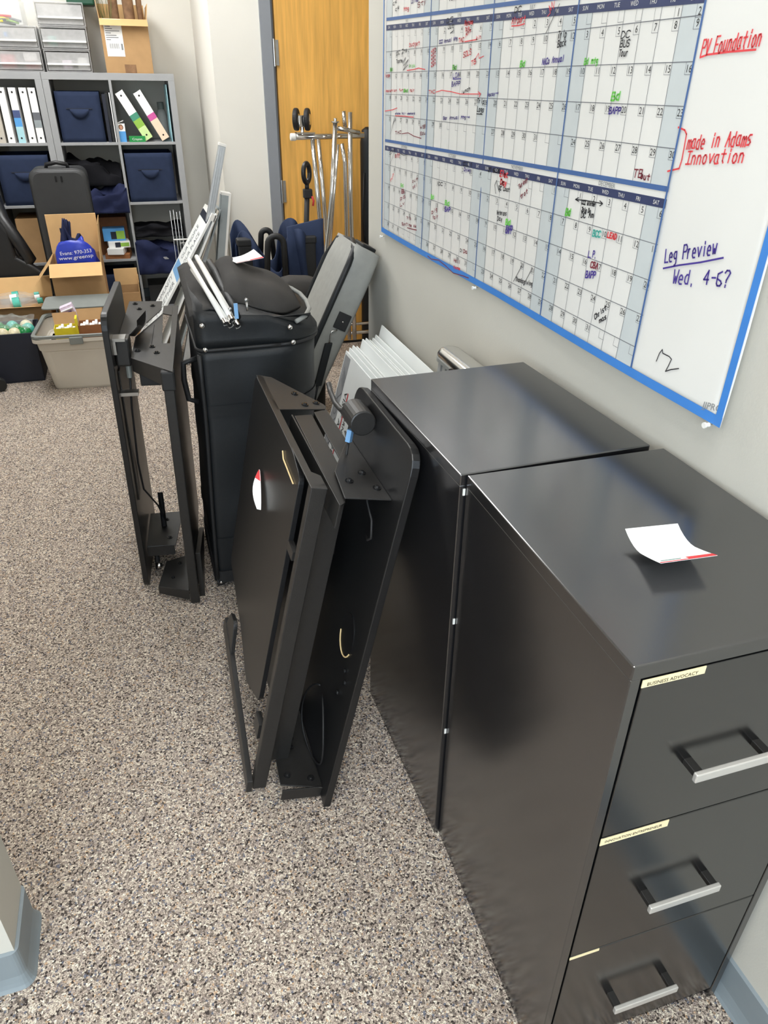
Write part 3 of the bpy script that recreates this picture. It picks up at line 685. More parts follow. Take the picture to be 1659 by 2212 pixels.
    m = MB(); f.poly_w(m, rnd([(.07, p1-.26), (.08, p1-.135), (.17, p1-.18), (.18, p1-.24)], .02), a_-.014, a_-.003); m.build('tray_bracket', M['blackmetal'], R, bevel=.002)
    m = MB(); m.tube([f.p(.748, p0+.228, a_-.004), f.p(.737, p0+.211, a_-.004), f.p(.732, p0+.108, a_-.004)], .0016, 6); m.build('raw_edge_strip', M['brass'], fp)
    if flag:
        o_ = f.p(.622, p0+.39, a_-.0035)
        m = MB(); F = lambda i, j: o_+f.u*(-.058*j)+f.v*(-.088*j+.021*(i-.5)*math.sin(math.pi*min(1, .08+j*.9))**.7)+f.w*(-.004-.016*i*math.sin(j*2.6)-.004*j)
        m.grid(F, 4, 10, f.w*-.0006); cd_ = m.build('hang_tag', M['card'], None); tag(cd_, 'white tag with red tip stuck to the front folded desk frame', 'card')
        q = MB(); q.grid(lambda i, j: F(i, j*.24)-f.w*.0012, 4, 4); q.grid(lambda i, j: F(i, j*.24)+f.w*.0004, 4, 4); q.build('red_tip', M['red'], cd_)
    return R
F1 = Fr((-.594, 1.169, 0.004), (.193, 0, .87), (0, 1, 0))
riser(F1, 'black folded desk frame leaning on the filing cabinets with a white tag on its side', 1, (0, .37), (.08, .70), (-.15, -.118), (-.01,), True)
_u2 = V((.02, 0, .88)); _v2 = V((.095, 1, 0)).normalized()
F2 = Fr((-.935, 2.177, .004), _u2, _v2)
def riser_turned(f, label):
    R = thing('folded_desk_frame', label, 'desk frame', V((f.O.x+.08, f.O.y+.15, 0)))
    def part(n, fn, mm='blackmetal', par=R, **k):
        m = MB(); fn(m); return m.build(n, M[mm], par, **k)
    part('desk_board', lambda m: f.poly_w(m, rnd([(0, -.03), (.893, -.03), (.893, .40), (0, .40)], .04), -.017, 0), 'blackboard', bevel=.002)
    part('back_liner', lambda m: f.poly_w(m, [(.30, .03), (.72, .03), (.72, .30), (.30, .30)], .0005, .004), 'blackmetal')
    e1 = part('end_plate', lambda m: f.poly_u(m, [(.552, .0), (.545, .108), (.437, .110), (.176, .044), (.15, .0)], .782, .785), bevel=.001)
    for b, c in ((.512, .022), (.482, .080), (.444, .040)): screw(f, e1, .785, b, c)
    def plate2(m):
        f.poly_u(m, [(-.019, .046), (-.146, .161), (.105, .161), (.105, .124), (.432, .113), (.176, .044)], .770, .773)
        f.poly_u(m, [(.105, .161), (.528, .161), (.528, .142), (.105, .146)], .770, .773); f.poly_u(m, [(.432, .113), (.528, .112), (.528, .142), (.41, .142)], .770, .773)
    e2 = part('corner_plate', plate2)
    for b, c in ((.04, .060), (.074, .098), (.018, .113)): screw(f, e2, .773, b, c)
    part('plate_seam', lambda m: f.poly_u(m, [(.08, .094), (.30, .092), (.30, .094), (.08, .096)], .773, .7735), 'gap')
    part('front_skirt', lambda m: m.prism([f.p(.772, -.019, .046), f.p(.772, -.122, .138), f.p(.722, -.122, .138), f.p(.735, -.019, .046)], f.v*.004), bevel=.001)
    part('drive_box', lambda m: f.box(m, (.69, -.02, .062), (.745, .09, .120)), 'rubber', bevel=.004)
    p = part('side_rail', lambda m: f.box(m, (0, -.135, .132), (.765, -.108, .160)), bevel=.003)
    part('rail_cap', lambda m: f.box(m, (.715, -.138, .128), (.77, -.104, .164)), 'rubber', p, bevel=.005)
    part('side_panel', lambda m: f.poly_w(m, rnd([(.03, -.105), (.765, -.105), (.765, .50), (.03, .45)], .02), .150, .158), 'blackboard')
    part('tray_rail', lambda m: f.poly_w(m, [(0, -.10), (.0, .28), (.03, .28), (.16, -.09)], .160, .176), bevel=.001)
    h = part('lever_housing', lambda m: f.box(m, (.735, .02, .0), (.815, .075, .042)), bevel=.006)
    part('housing_clip', lambda m: (f.box(m, (.812, .005, .0), (.82, .05, .034)), f.box(m, (.775, .005, .0), (.814, .009, .008))), 'steel', h)
    part('lever', lambda m: m.grid(lambda i, j: f.p(.80+.03*j-.02*math.sin(i*3.1), .10+.16*i, .035+.03*j+.012*math.sin(i*2)), 10, 3, f.w*.004), 'screw', h)
    part('connector', lambda m: m.cyl(f.p(.735, .035, .03), f.p(.70, .03, .03), .008, 10), 'lid', h)
    part('lever_cable', lambda m: m.tube([f.p(.70, .03, .03), f.p(.6, .05, .02), f.p(.4, .09, .008), f.p(.30, .10, .012), f.p(.22, .13, .045), f.p(.15, .15, .06)], .003, 8), 'rubber', h, smooth=True)
    part('mid_clip', lambda m: (f.box(m, (.655, -.0, .0), (.665, .03, .05))), 'steel')
    b1 = part('bottom_bracket', lambda m: (f.poly_u(m, [(.03, .004), (.02, .095), (.24, .115), (.24, .004)], .125, .128), f.box(m, (.09, .024, .004), (.128, .028, .09))), bevel=.001)
    for b, c in ((.07, .075), (.19, .06)): screw(f, b1, .128, b, c)
    b2 = part('bottom_plate', lambda m: (f.poly_u(m, [(-.09, .035), (-.128, .13), (.08, .13), (.05, .055)], .045, .048), m.prism([f.p(.046, -.09, .035), f.p(.046, -.128, .13), f.p(.01, -.128, .13), f.p(.02, -.09, .035)], f.v*.004)), bevel=.001)
    for b, c in ((-.05, .08), (.03, .10)): screw(f, b2, .048, b, c, r=.006)
    g = part('gas_strut', lambda m: m.cyl(f.p(.04, .02, .03), f.p(.12, .05, .03), .008, 12), 'screw')
    part('gas_strut', lambda m: m.cyl(f.p(.13, .14, .055), f.p(.23, .20, .05), .009, 12), 'screw')
    part('strut_end', lambda m: m.sphere(f.p(.055, .02, .034), .012), 'chrome', g, smooth=True)
    return R
riser_turned(F2, 'black folded desk frame standing upright left of the tall black rolling case')

# ================================================================== tall rolling case
def case_outline(grow=0., z=0.):
    x0, x1, y0, y1 = -.728-grow, -.375+grow, 2.088-grow, 2.47+grow
    sh = .042*z; pts = []
    for cx, cy, r, a0 in ((x1, y0, .13, -90), (x1, y1, .13, 0), (x0, y1, .03, 90), (x0, y0, .03, 180)):
        ox = cx-r if cx == x1 else cx+r; oy = cy-r if cy == y1 else cy+r
        for k in range(9):
            a = math.radians(a0+k*11.25); pts.append((ox+r*math.cos(a)+sh, oy+r*math.sin(a), z))
    # finer sampling along the straight runs
    out = []
    for i, p in enumerate(pts):
        q = pts[(i+1) % len(pts)]; n = max(1, int(math.dist(p, q)/.03))
        out += [tuple(p[c]+(q[c]-p[c])*t/n for c in range(3)) for t in range(n)]
    return out
def wrinkle(p, k=.006, s=5.):
    d = noise.noise(V((p[0]*s, p[1]*s, p[2]*s*1.4)))*k; c = V((-.54+.042*p[2], 2.28, p[2])); n = (V(p)-c); n.z = 0; n.normalize()
    return V(p)+n*d
rc = thing('rolling_case', 'tall black upright rolling case with a canvas top flap and chrome rivets', 'case', (-.55, 2.28, 0))
m = MB(); m.loft([[wrinkle(p, .009) for p in case_outline(0, z)] for z in [.035+.765*k/24 for k in range(25)]]); m.build('body', M['nylon'], rc, smooth=True)
m = MB(); m.loft([case_outline(.003, z) for z in (.022, .03, .06, .065)]); m.build('base_tray', M['rubber'], rc, smooth=False)
for z_ in (.155, .60):
    m = MB(); m.loft([[wrinkle(p, .009)+(V(p)-V((-.54, 2.28, p[2]))).normalized()*.0025 for p in case_outline(0, z_+dz_)] for dz_ in (0, .012, .024, .036)], cap=False); m.build('web_band', M['nylon'], rc, smooth=True)
m = MB(); m.tube([wrinkle((-.724+.042*z_, 2.0875, z_), .009) for z_ in [.04+.75*k/10 for k in range(11)]], .006, 8); m.build('corner_piping', M['rubber'], rc, smooth=True)
m = MB(); m.tube([V(p) for p in case_outline(.003, .80)]+[V(case_outline(.003, .80)[0])], .0055, 8); m.build('zip_seam', M['rubber'], rc, smooth=True)
lidz = lambda p: .885+.045*min(1, max(0, (p[1]-2.09)/.38))+.02*max(0, (-.5-p[0]))/.2-.055*max(0, (p[0]+.5))/.12
m = MB(); L0 = case_outline(.004, .803); n_ = len(L0)
m.loft([[V(p) for p in L0]]+[[wrinkle((p[0]+.042*(lidz(p)-.8)*t, p[1]+.004*t, .803+(lidz(p)-.803)*t), .012, 8) for p in L0] for t in (.25, .5, .75, 1)]); m.build('lid', M['nylon'], rc, smooth=True)
def dome(i, j):   # i: 0 back .. 1 front, j left .. right
    x = -.615+.25*j; y = 2.455-.30*i+i*.13*max(0, (j-.5)/.5)**2
    e = (1-(2*j-1)**4)*(1-(2*i-1)**6)
    z = .935-.028*i+.075*e*(1-.55*j)*(1-.35*i)+noise.noise(V((x*9, y*9, 1)))*.018
    z -= .055*max(0, j-.25)/.75
    return V((x, y, z))
m = MB(); m.grid(dome, 16, 20, (0, 0, -.006)); m.build('canvas_flap', M['nylontop'], rc, smooth=True)
m = MB()   # dark gusset below the flap at the front
m.grid(lambda i, j: V((-.612+.238*i, 2.155-.055*(1-j)-.012*math.sin(i*3.1), .878+(dome(1, i).z-.004-.878)*j)), 16, 4, (0, .004, 0)); m.build('front_gusset', M['nylon'], rc, smooth=True)
m = MB(); m.tube([at(u, v, y=y) for u, v, y in ((610, 616, 2.42), (628, 622, 2.39), (648, 634, 2.33), (662, 650, 2.26), (668, 666, 2.18), (660, 682, 2.13), (640, 694, 2.10))], .0065, 8); m.build('open_zip_edge', M['greycase'], rc, smooth=True)
m = MB(); m.grid(lambda i, j: V((-.705+.11*j, 2.46-.345*i, .945-.055*i+.018*math.sin(j*3.1)+.008*noise.noise(V((i*4, j*4, 3))))), 10, 6, (0, 0, -.005)); m.build('side_flap', M['nylontop'], rc, smooth=True)
m = MB(); m.tube([at(u, v, y=y) for u, v, y in ((452, 566, 2.40), (466, 588, 2.33), (480, 620, 2.24), (500, 655, 2.14), (512, 685, 2.075))], .011, 8); m.build('flap_binding', M['nylon'], rc, smooth=True)
for u, v, y in ((437, 705, 2.075), (627, 708, 2.075), (444, 757, 2.078), (634, 740, 2.075)):
    p = at(u, v, y=y); m = MB(); m.sphere(p+V((0, .004, 0)), .0075, (1, .8, 1), 12, 8); m.build('rivet', M['chrome'], rc, smooth=True)
for u, v, ln in ((532, 648, .028), (497, 668, .02)):
    p = at(u, v, y=2.085); m = MB(); m.sphere(p, .0055, (1, .6, 1), 10, 6); m.tube([p-V((0, .004, .004)), p-V((.0, .006, ln))], .0032, 6); m.build('zip_pull', M['steel'], rc, smooth=True)
p = V((-.728, 2.15, .70))
m = MB(); m.tube([p+V((.03, 0, .06)), p+V((-.008, 0, .05)), p+V((-.012, 0, 0)), p+V((-.006, 0, -.06)), p+V((.02, 0, -.07))], .008, 8); m.build('side_handle', M['rubber'], rc, smooth=True)
for q in ((-.712, 2.11), (-.712, 2.44), (-.41, 2.44), (-.44, 2.13)):
    m = MB(); m.cyl((q[0]-.011, q[1], .019), (q[0]+.011, q[1], .019), .019, 18); wl = m.build('wheel', M['rubber'], rc, smooth=False)
    m = MB(); m.sphere((q[0]-.011, q[1], .019), .007, n=10, m=6); m.sphere((q[0], q[1]-.019, .022), .006, n=10, m=6); m.build('axle_cap', M['chrome'], wl, smooth=True)
# folded pole stand lying on the case
pb = [at(487, 697, y=2.045), at(500, 690, y=2.05), at(497, 702, y=2.045), at(513, 703, y=2.045)]
pt_ = [at(408, 562, y=2.31), at(425, 555, y=2.33), at(416, 582, y=2.29), at(433, 568, y=2.33)]
ps = thing('folded_pole_stand', 'bundle of white tent-like poles lying across the black case top', 'pole stand', (pb[0]+pt_[0])/2)
for a, b_ in zip(pb, pt_):
    m = MB(); m.tube([a, b_], .0068, 12); m.sphere(b_, .0068, n=10, m=6); m.build('pole', M['white'], ps, smooth=True)
for a, b_ in zip(pb, pt_):
    d = (b_-a).normalized(); m = MB(); m.tube([a-d*.006, a+d*.012], .0082, 14, cap=False); m.build('end_ferrule', M['chrome'], ps, smooth=True)
    m = MB(); m.cyl(a-d*.0015, a-d*.0005, .0066, 12); m.build('open_end', M['gap'], ps)
m = MB(); a = at(510, 672, y=2.04); m.box(a-V((.005, .002, .02)), a+V((.005, .002, .02))); m.build('clip', M['bluebit'], ps)
bent_card(dome(.42, .30)+V((0, 0, .006)), (.10, .045, .004), (-.02, .05, .0), .095, .055, lambda i, j: .002+.03*max(0, i-.45)**1.5*j+.004*j, 'note_card', 'white card with a red tip curling on top of the tall black rolling case')

# ================================================================== grey padded case leaning on the wall
yN = 2.60
T1, B1 = at(763, 541, y=yN), at(691, 704, y=yN)
u_ = (T1-B1).normalized(); Bt = B1+u_*((.06-B1.z)/u_.z)
G = Fr(Bt, u_, (0, 1, 0)); LEN = (T1-Bt).length+.02; WD = .112; DP = .28
gc = thing('padded_case', 'long grey padded case with black zip leaning against the right wall', 'case', (Bt.x, yN+.12, 0))
def grect(u0, w0, w1, v0, v1, r=.03, n=4):
    pts = rnd([(w0, v0), (w1, v0), (w1, v1), (w0, v1)], r, n); return [G.p(u0, b, a) for a, b in pts]
sgn = 1 if G.w.x > 0 else -1
rings = []
for k in range(13):
    t = k/12; e = .90+.10*(1-abs(2*t-1)**8)**.5; puff = .002*math.sin(t*math.pi)
    c = WD*.5*sgn
    rings.append(grect(LEN*t, c-sgn*(WD*.5*e+puff), c+sgn*(WD*.5*e+puff), DP*.5-DP*.5*(.75+.25*e), DP*.5+DP*.5*(.75+.25*e), .03))
m = MB(); m.loft(rings); m.build('shell', M['greycase'], gc, smooth=True)
m = MB(); e = .006
m.tube([G.p(-.005, DP*.5, -e*sgn)]+[G.p(LEN*t, -.002, .004*sgn) for t in (.04, .2, .4, .6, .8, .93)]+[G.p(LEN*.985, .03, .012*sgn), G.p(LEN+.004, DP*.4, .02*sgn), G.p(LEN*.985, DP*.9, .014*sgn)]+[G.p(LEN*t, DP+.001, .004*sgn) for t in (.9, .5, .1)], .011, 8); m.build('zip_band', M['nylon'], gc, smooth=True)
m = MB(); G.box(m, (LEN*.985, .08, WD*.45*sgn), (LEN+.012, .18, WD*.95*sgn)); m.build('end_strap', M['nylon'], gc, bevel=.004)
m = MB(); G.box(m, (LEN*.715, -.006, WD*.40*sgn), (LEN*.775, .002, WD*.84*sgn)); tg = m.build('tab', M['rubber'], gc, bevel=.002)
m = MB(); m.sphere(G.p(LEN*.745, -.007, WD*.62*sgn), .004); m.build('tab_rivet', M['chrome'], tg, smooth=True)
q0 = G.p(LEN*.712, -.01, WD*.55*sgn)
s0, s1, s2 = at(716, 716, y=yN-.015), at(711, 742, y=yN-.015), at(687, 835, y=yN-.02)
m = MB(); m.tube([q0, s0, s0-V((.004, 0, .012)), s1], .003, 8); m.build('hook', M['chrome'], gc, smooth=True)
m = MB(); dd = V((.014, 0, 0)); m.prism([s1-dd, s1+dd, s2+dd, s2-dd], (0, .012, 0)); m.build('strap', M['nylon'], gc, bevel=.003)
m = MB(); m.tube([s2+V((0, .006, 0)), s2+V((-.01, .01, -.05)), V((s2.x-.03, s2.y+.02, .30)), V((s2.x-.03, s2.y+.03, .05))], .004, 8); m.build('cord', M['nylon'], gc, smooth=True)
# small soft black bag behind the case
sb = thing('soft_bag', 'small soft black bag standing between the navy wagon and the grey padded case', 'bag', (-.25, 2.98, 0))
m = MB(); cx0 = -.245
rings = []
for z, kx, ky in ((.0, .9, 1), (.04, 1, 1), (.3, 1.02, 1.05), (.6, 1.05, 1.05), (.72, 1, .95), (.765, .75, .7), (.775, .5, .4)):
    rings.append([(cx0+.02*z/.7+a*kx, 2.99+b_*ky, z-.06*max(0, a)*z/.7) for a, b_ in rnd([(-.085, -.08), (.09, -.08), (.09, .08), (-.085, .08)], .025, 4)])
m.loft(rings); m.build('shell', M['nylontop'], sb, smooth=True)
m = MB(); m.tube([(-.30, 2.905, .70), (-.25, 2.90, .735), (-.17, 2.905, .69)], .004, 6); m.build('zip', M['nylon'], sb, smooth=True)

# ================================================================== corrugated sign stack
for k in range(12):
    t = k/11; jit = random.uniform(-.012, .012)
    xt = -.192+.165*t; xb = -.372+.15*t; zt = .655+.01*t+jit*1.6*(k > 0)+(.02 if k == 11 else 0); yf = 2.40+.12*t+jit; yn = yf-.61
    f = Fr((xb, yf, .002), (xt-xb, 0, zt), (0, -1, 0))
    Ls = f.u.dot(V((xt-xb, 0, zt)))
    m = MB(); f.box(m, (0, 0, 0), (Ls, .61, .0042 if f.w.x > 0 else -.0042))
    if k == 0: lb = 'white printed yard sign sheet with red stripe at the front of the leaning stack'
    elif k == 11: lb = 'white yard sign sheet closest to the right wall in the leaning stack'
    else: lb = 'plain white corrugated sign sheet in the middle of the leaning stack'
    o = m.build('yard_sign', M['coro'], None); tag(o, lb, 'sign', 'corrugated yard signs leaning on the wall')
    if k == 0:
        s = -1 if f.w.x > 0 else 1; w_ = .0006*s
        N = f.w*s
        q = MB(); q.quad(f.p(0, .006, w_), f.p(Ls-.01, .006, w_), f.p(Ls-.01, .066, w_), f.p(0, .066, w_)); q.build('pattern_band', M['coroprint'], o)
        q = MB(); w2 = .0011*s
        for a in [Ls-.05-.013*i for i in range(4)]: stroke(q, [f.p(a, .03, w2), f.p(a-.03, .062, w2)], .004, N)
        for i in range(5):
            a = Ls-.13-.09*i
            stroke(q, [f.p(a, .008, w2), f.p(a-.05, .064, w2)], .003, N); stroke(q, [f.p(a-.05, .008, w2), f.p(a, .064, w2)], .003, N)
            stroke(q, [f.p(a-.07+.014*math.cos(c*.5), .036+.016*math.sin(c*.5), w2) for c in range(14)], .003, N)
        q.build('pattern_lines', M['slate'], o)
        q = MB(); stroke(q, [f.p(Ls-.11, .128, w2), f.p(Ls-.135, .128, w2)], .008, N); stroke(q, [f.p(Ls-.16, .128, w2), f.p(.12, .128, w2)], .008, N); q.build('red_stripe', M['red'], o)
        q = MB(); text(q, 'VISIT AURORA', f.p(Ls-.11, .094, w2), -f.u, f.v, .026, fit=.26); text(q, 'THORNTON', f.p(Ls-.135, .146, w2), -f.u, f.v, .022, fit=.16); q.build('sign_text', M['ink'], o)

# silver case behind the back cabinet
sc_ = thing('aluminium_case', 'silver aluminium case with chrome rim behind the rear filing cabinet', 'case', (-.07, 1.75, 0))
f = Fr((-.17, 1.56, .002), (.10, 0, .83), (0, 1, 0)); s = 1 if f.w.x > 0 else -1
m = MB(); f.box(m, (0, 0, 0), (.80, .31, .05*s)); m.build('body', M['alu'], sc_, bevel=.006)
for b0 in (.275, .245, .02):
    m = MB(); f.box(m, (0, b0, -.006*s), (.80, b0+.02, .002*s)); m.build('rib', M['alu'], sc_, bevel=.002)
m = MB(); m.loft([[f.p(a, b, c*s) for b, c in rnd([(-.008+k, -.012+k), (.318-k, -.012+k), (.318-k, .06-k), (-.008+k, .06-k)], .03, 6)] for a, k in ((.795, .0), (.815, 0), (.824, .003), (.831, .008), (.835, .016), (.836, .026))]); m.build('rim', M['chrome'], sc_, smooth=True)
m = MB(); f.box(m, (.755, .09, -.016*s), (.80, .17, -.004*s)); m.build('latch', M['chrome'], sc_, bevel=.003)
m = MB(); m.tube([f.p(.80, .03, -.012*s), f.p(.80, .05, -.022*s), f.p(.80, .15, -.022*s), f.p(.80, .20, -.012*s)], .005, 8); m.build('handle', M['screw'], sc_, smooth=True)

# ================================================================== folded navy wagon
wx = lambda u, v, y: at(u, v, y=y)
wg = thing('folding_wagon', 'folded navy fabric wagon with black frame and pull handle by the door', 'wagon', (-.24, 3.5, 0))
def fab(i, j):   # i along x, j up
    x = -.42+.37*i
    top = .80+.08*math.exp(-((i-.13)/.12)**2)+.09*math.exp(-((i-.78)/.14)**2)-.09*math.exp(-((i-.48)/.13)**2)
    y = 3.50+.05*math.sin(i*21)+.03*noise.noise(V((i*6, j*4, 0)))-.04*j
    return V((x+.02*math.sin(j*5)*(i-.5), y-.07, .04+(top-.04)*j))
for name, off in (('front_fabric', 0.), ('back_fabric', .16)):
    m = MB(); m.grid(lambda i, j: fab(i, j)+V((0, off, .02*(off > 0))), 40, 10, (0, .012, 0)); m.build(name, M['navy'], wg, smooth=True)
m = MB(); m.grid(lambda i, j: V((-.20+.16*i+.02*j, 3.40-.03*math.sin(j*3), .84*j+.03*i+.05)), 8, 8, (0, .02, 0)); m.build('fabric_pouch', M['navy'], wg, smooth=True)
for x0, x1 in ((-.405, -.335), (-.125, -.06)):
    m = MB(); m.box((x0, 3.36, .825), (x1, 3.42, .855)); m.box((x0+.004, 3.365, .60), (x1-.004, 3.395, .828)); m.build('frame_corner', M['rubber'], wg, bevel=.006)
    m = MB(); m.box(((x0+x1)/2-.012, 3.40, .03), ((x0+x1)/2+.012, 3.425, .84)); m.build('frame_post', M['rubber'], wg, bevel=.003)
    m = MB(); m.cyl(((x0+x1)/2-.02, 3.40, .045), ((x0+x1)/2+.02, 3.40, .045), .045, 24); m.build('wheel', M['rubber'], wg, bevel=.004)
for (ul, ur, vt, vb), y in (((563, 585, 497, 560), 3.62), ((577, 612, 510, 640), 3.33)):
    a, b_ = wx(ul, vb, y), wx(ur+8, vb, y); t_ = wx((ul+ur)/2, vt, y); r = (wx(ur, vt, y)-wx(ul, vt, y)).length/2
    m = MB(); c = t_-V((0, 0, r)); m.tube([a]+[c+V((-r*math.cos(k*math.pi/10), 0, r*math.sin(k*math.pi/10))) for k in range(11)]+[b_], .013, 8); m.build('strap_handle', M['rubber'], wg, smooth=True)
rp = wx(662, 374, 3.62); pb_ = wx(661, 530, 3.62)
m = MB(); m.tube([V((pb_.x, pb_.y, .10)), pb_, rp-V((0, 0, .075))], .0125, 10); pl = m.build('pull_pole', M['rubber'], wg, smooth=True)
m = MB(); m.tube([rp+V((.018*math.cos(k*math.pi/12), .018*math.cos(k*math.pi/12), .040*math.sin(k*math.pi/12))) for k in range(25)], .0105, 10, cap=False); m.build('ring_grip', M['leather'], wg, smooth=True)
m = MB(); m.tube([rp-V((0, 0, .07)), rp-V((0, 0, .04))], .010, 8); m.build('neck', M['rubber'], wg, smooth=True)
m = MB(); m.box(rp+V((-.018, -.016, -.105)), rp+V((.022, .016, -.065))); m.build('pole_joint', M['rubber'], wg, bevel=.005)
m = MB(); m.tube([rp+V((.018, -.018, -.095)), rp+V((.024, -.02, -.115)), rp+V((.020, -.02, -.135))], .0045, 8); m.build('release_tab', M['red'], wg, smooth=True)

# ================================================================== boards leaning in the corner
def lean_board(name, near_top, near_low, y0, y1, th, m_, label, cat, edge=None, zmin=.003, tdir=1):
    T = at(*near_top, y=y0); B = at(*near_low, y=y0); d = (T-B).normalized(); O = B+d*((zmin-B.z)/d.z)
    f = Fr(O, d, (0, 1, 0)); L = (T-O).length; s = tdir*(1 if f.w.x > 0 else -1)
    m = MB(); f.box(m, (0, 0, 0), (L, y1-y0, th*s)); o = m.build(name, m_, None, bevel=.001); tag(o, label, cat)
    return o, f, L, s
o, f, L, s = lean_board('foam_board_sign', (452, 474), (366, 642), 4.30, 4.66, .012, M['coro'], 'white foam board sign with dark lettering leaning in front of the corner', 'sign')
q = MB(); w_ = -.0008*s; N = -f.w*s
text(q, 'OUR PEOPLE', f.p(L*.70, .20, w_), f.u, f.v, .07, fit=L*.22); text(q, 'OUR PLACE', f.p(L*.70, .06, w_), f.u, f.v, .07, fit=L*.2); text(q, 'COMMUNITY', f.p(L*.34, .20, w_), f.u, f.v, .10, fit=L*.24); text(q, 'TOGETHER', f.p(L*.34, .05, w_), f.u, f.v, .09, fit=L*.24); text(q, 'WELCOME', f.p(L*.06, .18, w_), f.u, f.v, .12, fit=L*.24); text(q, 'HOME', f.p(L*.06, .03, w_), f.u, f.v, .11, fit=L*.22)
q.build('lettering', M['slate'], o)
q = MB(); q.quad(f.p(L*.60, .002, w_), f.p(L*.68, .002, w_), f.p(L*.68, .33, w_), f.p(L*.60, .33, w_)); q.build('blue_picture', M['bluebit'], o)
q = MB(); f.box(q, (L, .0, -.001*s), (L+.035, .36, .030*s)); q.build('end_cap', M['white'], o)
q = MB(); f.box(q, (L-.03, .02, -.0016*s), (L+.01, .35, -.0002*s)); q.build('navy_strip', M['navydark'], o)
for k, (a, b_, th, mm, lb) in enumerate((((466, 462), (396, 640), .010, 'coro', 'white foam board second in the leaning pile behind the lettered sign'),
                                         ((470, 455), (406, 640), .008, 'tote', 'beige edged board third in the leaning pile behind the lettered sign'),
                                         ((474, 452), (420, 640), .010, 'greybd', 'grey board fourth in the leaning pile behind the lettered sign'))):
    lean_board('display_board', a, b_, 4.30+.012*k, 4.50, th, M[mm], lb, 'board')
o, f, L, s = lean_board('banner_stand_base', (488, 318), (447, 560), 4.33, 4.38, .035, M['alu'], 'tall aluminium banner rail leaning highest in the corner by the door wall', 'banner stand', tdir=-1)
for c in (.006, .018, .028):
    q = MB(); f.box(q, (.02, -.003, c*s), (L-.01, .0, (c+.004)*s)); q.build('groove', M['alu'], o)
q = MB(); f.box(q, (L, -.002, -.002*s), (L+.012, .052, .037*s)); q.build('end_cap', M['white'], o)
o, f, L, s = lean_board('foam_board', (499, 424), (489, 570), 4.36, 4.44, .05, M['greybd'], 'pale grey panel leaning against the wall beside the door frame', 'panel', tdir=-1)
q = MB(); f.box(q, (L, -.001, -.001*s), (L+.012, .081, .051*s)); q.build('edge_trim', M['white'], o)
q = MB(); f.box(q, (0, -.003, .0), (L, -.0, .012*s)); q.build('edge_trim', M['white'], o)
# wire stakes
for k, (uv, lb) in enumerate((((367, 455), 'thin wire sign stake standing left of its pair'), ((381, 458), 'thin wire sign stake standing right of its pair'))):
    t_ = at(*uv, y=4.75); st = thing('sign_stake', lb+' before the cube shelf', 'stake', (t_.x, 4.75, 0), 'wire sign stakes')
    for dx in (0, .02+.10*(k == 1)*0):
        q = MB(); q.cyl((t_.x+.03*0+dx, 4.75+.03*(dx > 0), .0), (t_.x+dx, 4.75+.03*(dx > 0), t_.z), .0014, 8); q.build('wire', M['alu'], st, smooth=True)
    zc = at(375, 518, y=4.75).z
    q = MB(); q.cyl((t_.x-.002, 4.75, zc-.02*k), (t_.x+.095*(k == 0)+.03, 4.75, zc-.02*k), .004 if k == 0 else .002, 8); q.build('crossbar', M['white'], st, smooth=True)

# ================================================================== chrome clothes rack
yr = 4.25
rk = thing('garment_rack', 'dismantled chrome garment rack on casters leaning against the wooden door', 'clothes rack', (.22, yr, 0))
def rtube(name, pts, r=.0125, mm='chrome', par=rk):
    q = MB(); q.tube(pts, r, 14); return q.build(name, M[mm], par, smooth=True)
A = lambda u, v, y=yr: at(u, v, y=y)
rtube('base_tube', [A(633, 296), A(690, 295), A(786, 292)], .0145)
q = MB(); q.cyl(A(627, 296), A(639, 296), .018, 16); q.build('end_cap', M['white'], rk, bevel=.004)
for uv in ((640, 258), (664, 258)):
    c = A(*uv); q = MB(); ax = V((.92, -.38, 0)); q.cyl(c-ax*.013, c+ax*.013, .052, 28); wh = q.build('caster_wheel', M['rubber'], rk, bevel=.008)
    q = MB(); q.cyl(c-ax*.016, c+ax*.016, .026, 20); q.build('hub', M['chrome'], wh, bevel=.003)
c = A(652, 258); q = MB(); q.box(c-V((.02, .012, .035)), c+V((.02, .012, .02))); q.cyl(c-V((0, 0, .085)), c-V((0, 0, .03)), .009, 12); q.build('caster_fork', M['chrome'], rk, bevel=.004)
c = A(662, 287); q = MB(); q.box(c-V((.055, .03, .004)), c+V((.04, .03, .004))); q.build('caster_plate', M['chrome'], rk, bevel=.002)
rtube('upright_tube', [A(675, 302), A(688, 440), A(703, 610), A(712, 740)])
rtube('upright_tube', [A(688, 302, 4.34), A(700, 440, 4.34), A(712, 600, 4.34), A(718, 735, 4.34)])
rtube('upright_tube', [A(724, 264, 4.16), A(717, 420, 4.16), A(703, 560, 4.16), A(692, 700, 4.16)])
rtube('upright_tube', [A(730, 264, 4.13)+V((0, 0, -.1)), A(722, 420, 4.13), A(712, 560, 4.13)], .006)
q = MB(); c = A(724, 262, 4.16); q.cyl(c-V((0, 0, .006)), c+V((0, 0, .0)), .02, 16); q.cyl(c, c+V((0, 0, .014)), .008, 12); q.build('tube_cap', M['steel'], rk, bevel=.002)
rtube('cross_tube', [A(729, 277, 4.17), A(776, 286, 4.21)], .0115)
rtube('upright_tube', [A(742, 240, 4.3), A(745, 276, 4.3)], .0115)
rtube('upright_tube', [A(756, 242, 4.2), A(757, 420, 4.2), A(762, 600, 4.2), A(766, 733, 4.2)], .0125)
rtube('upright_tube', [A(738, 310, 4.24), A(745, 350, 4.24), A(749, 520, 4.24), A(755, 733, 4.24)], .0115)
rtube('foot_tube', [A(733, 721), A(800, 716)], .011)
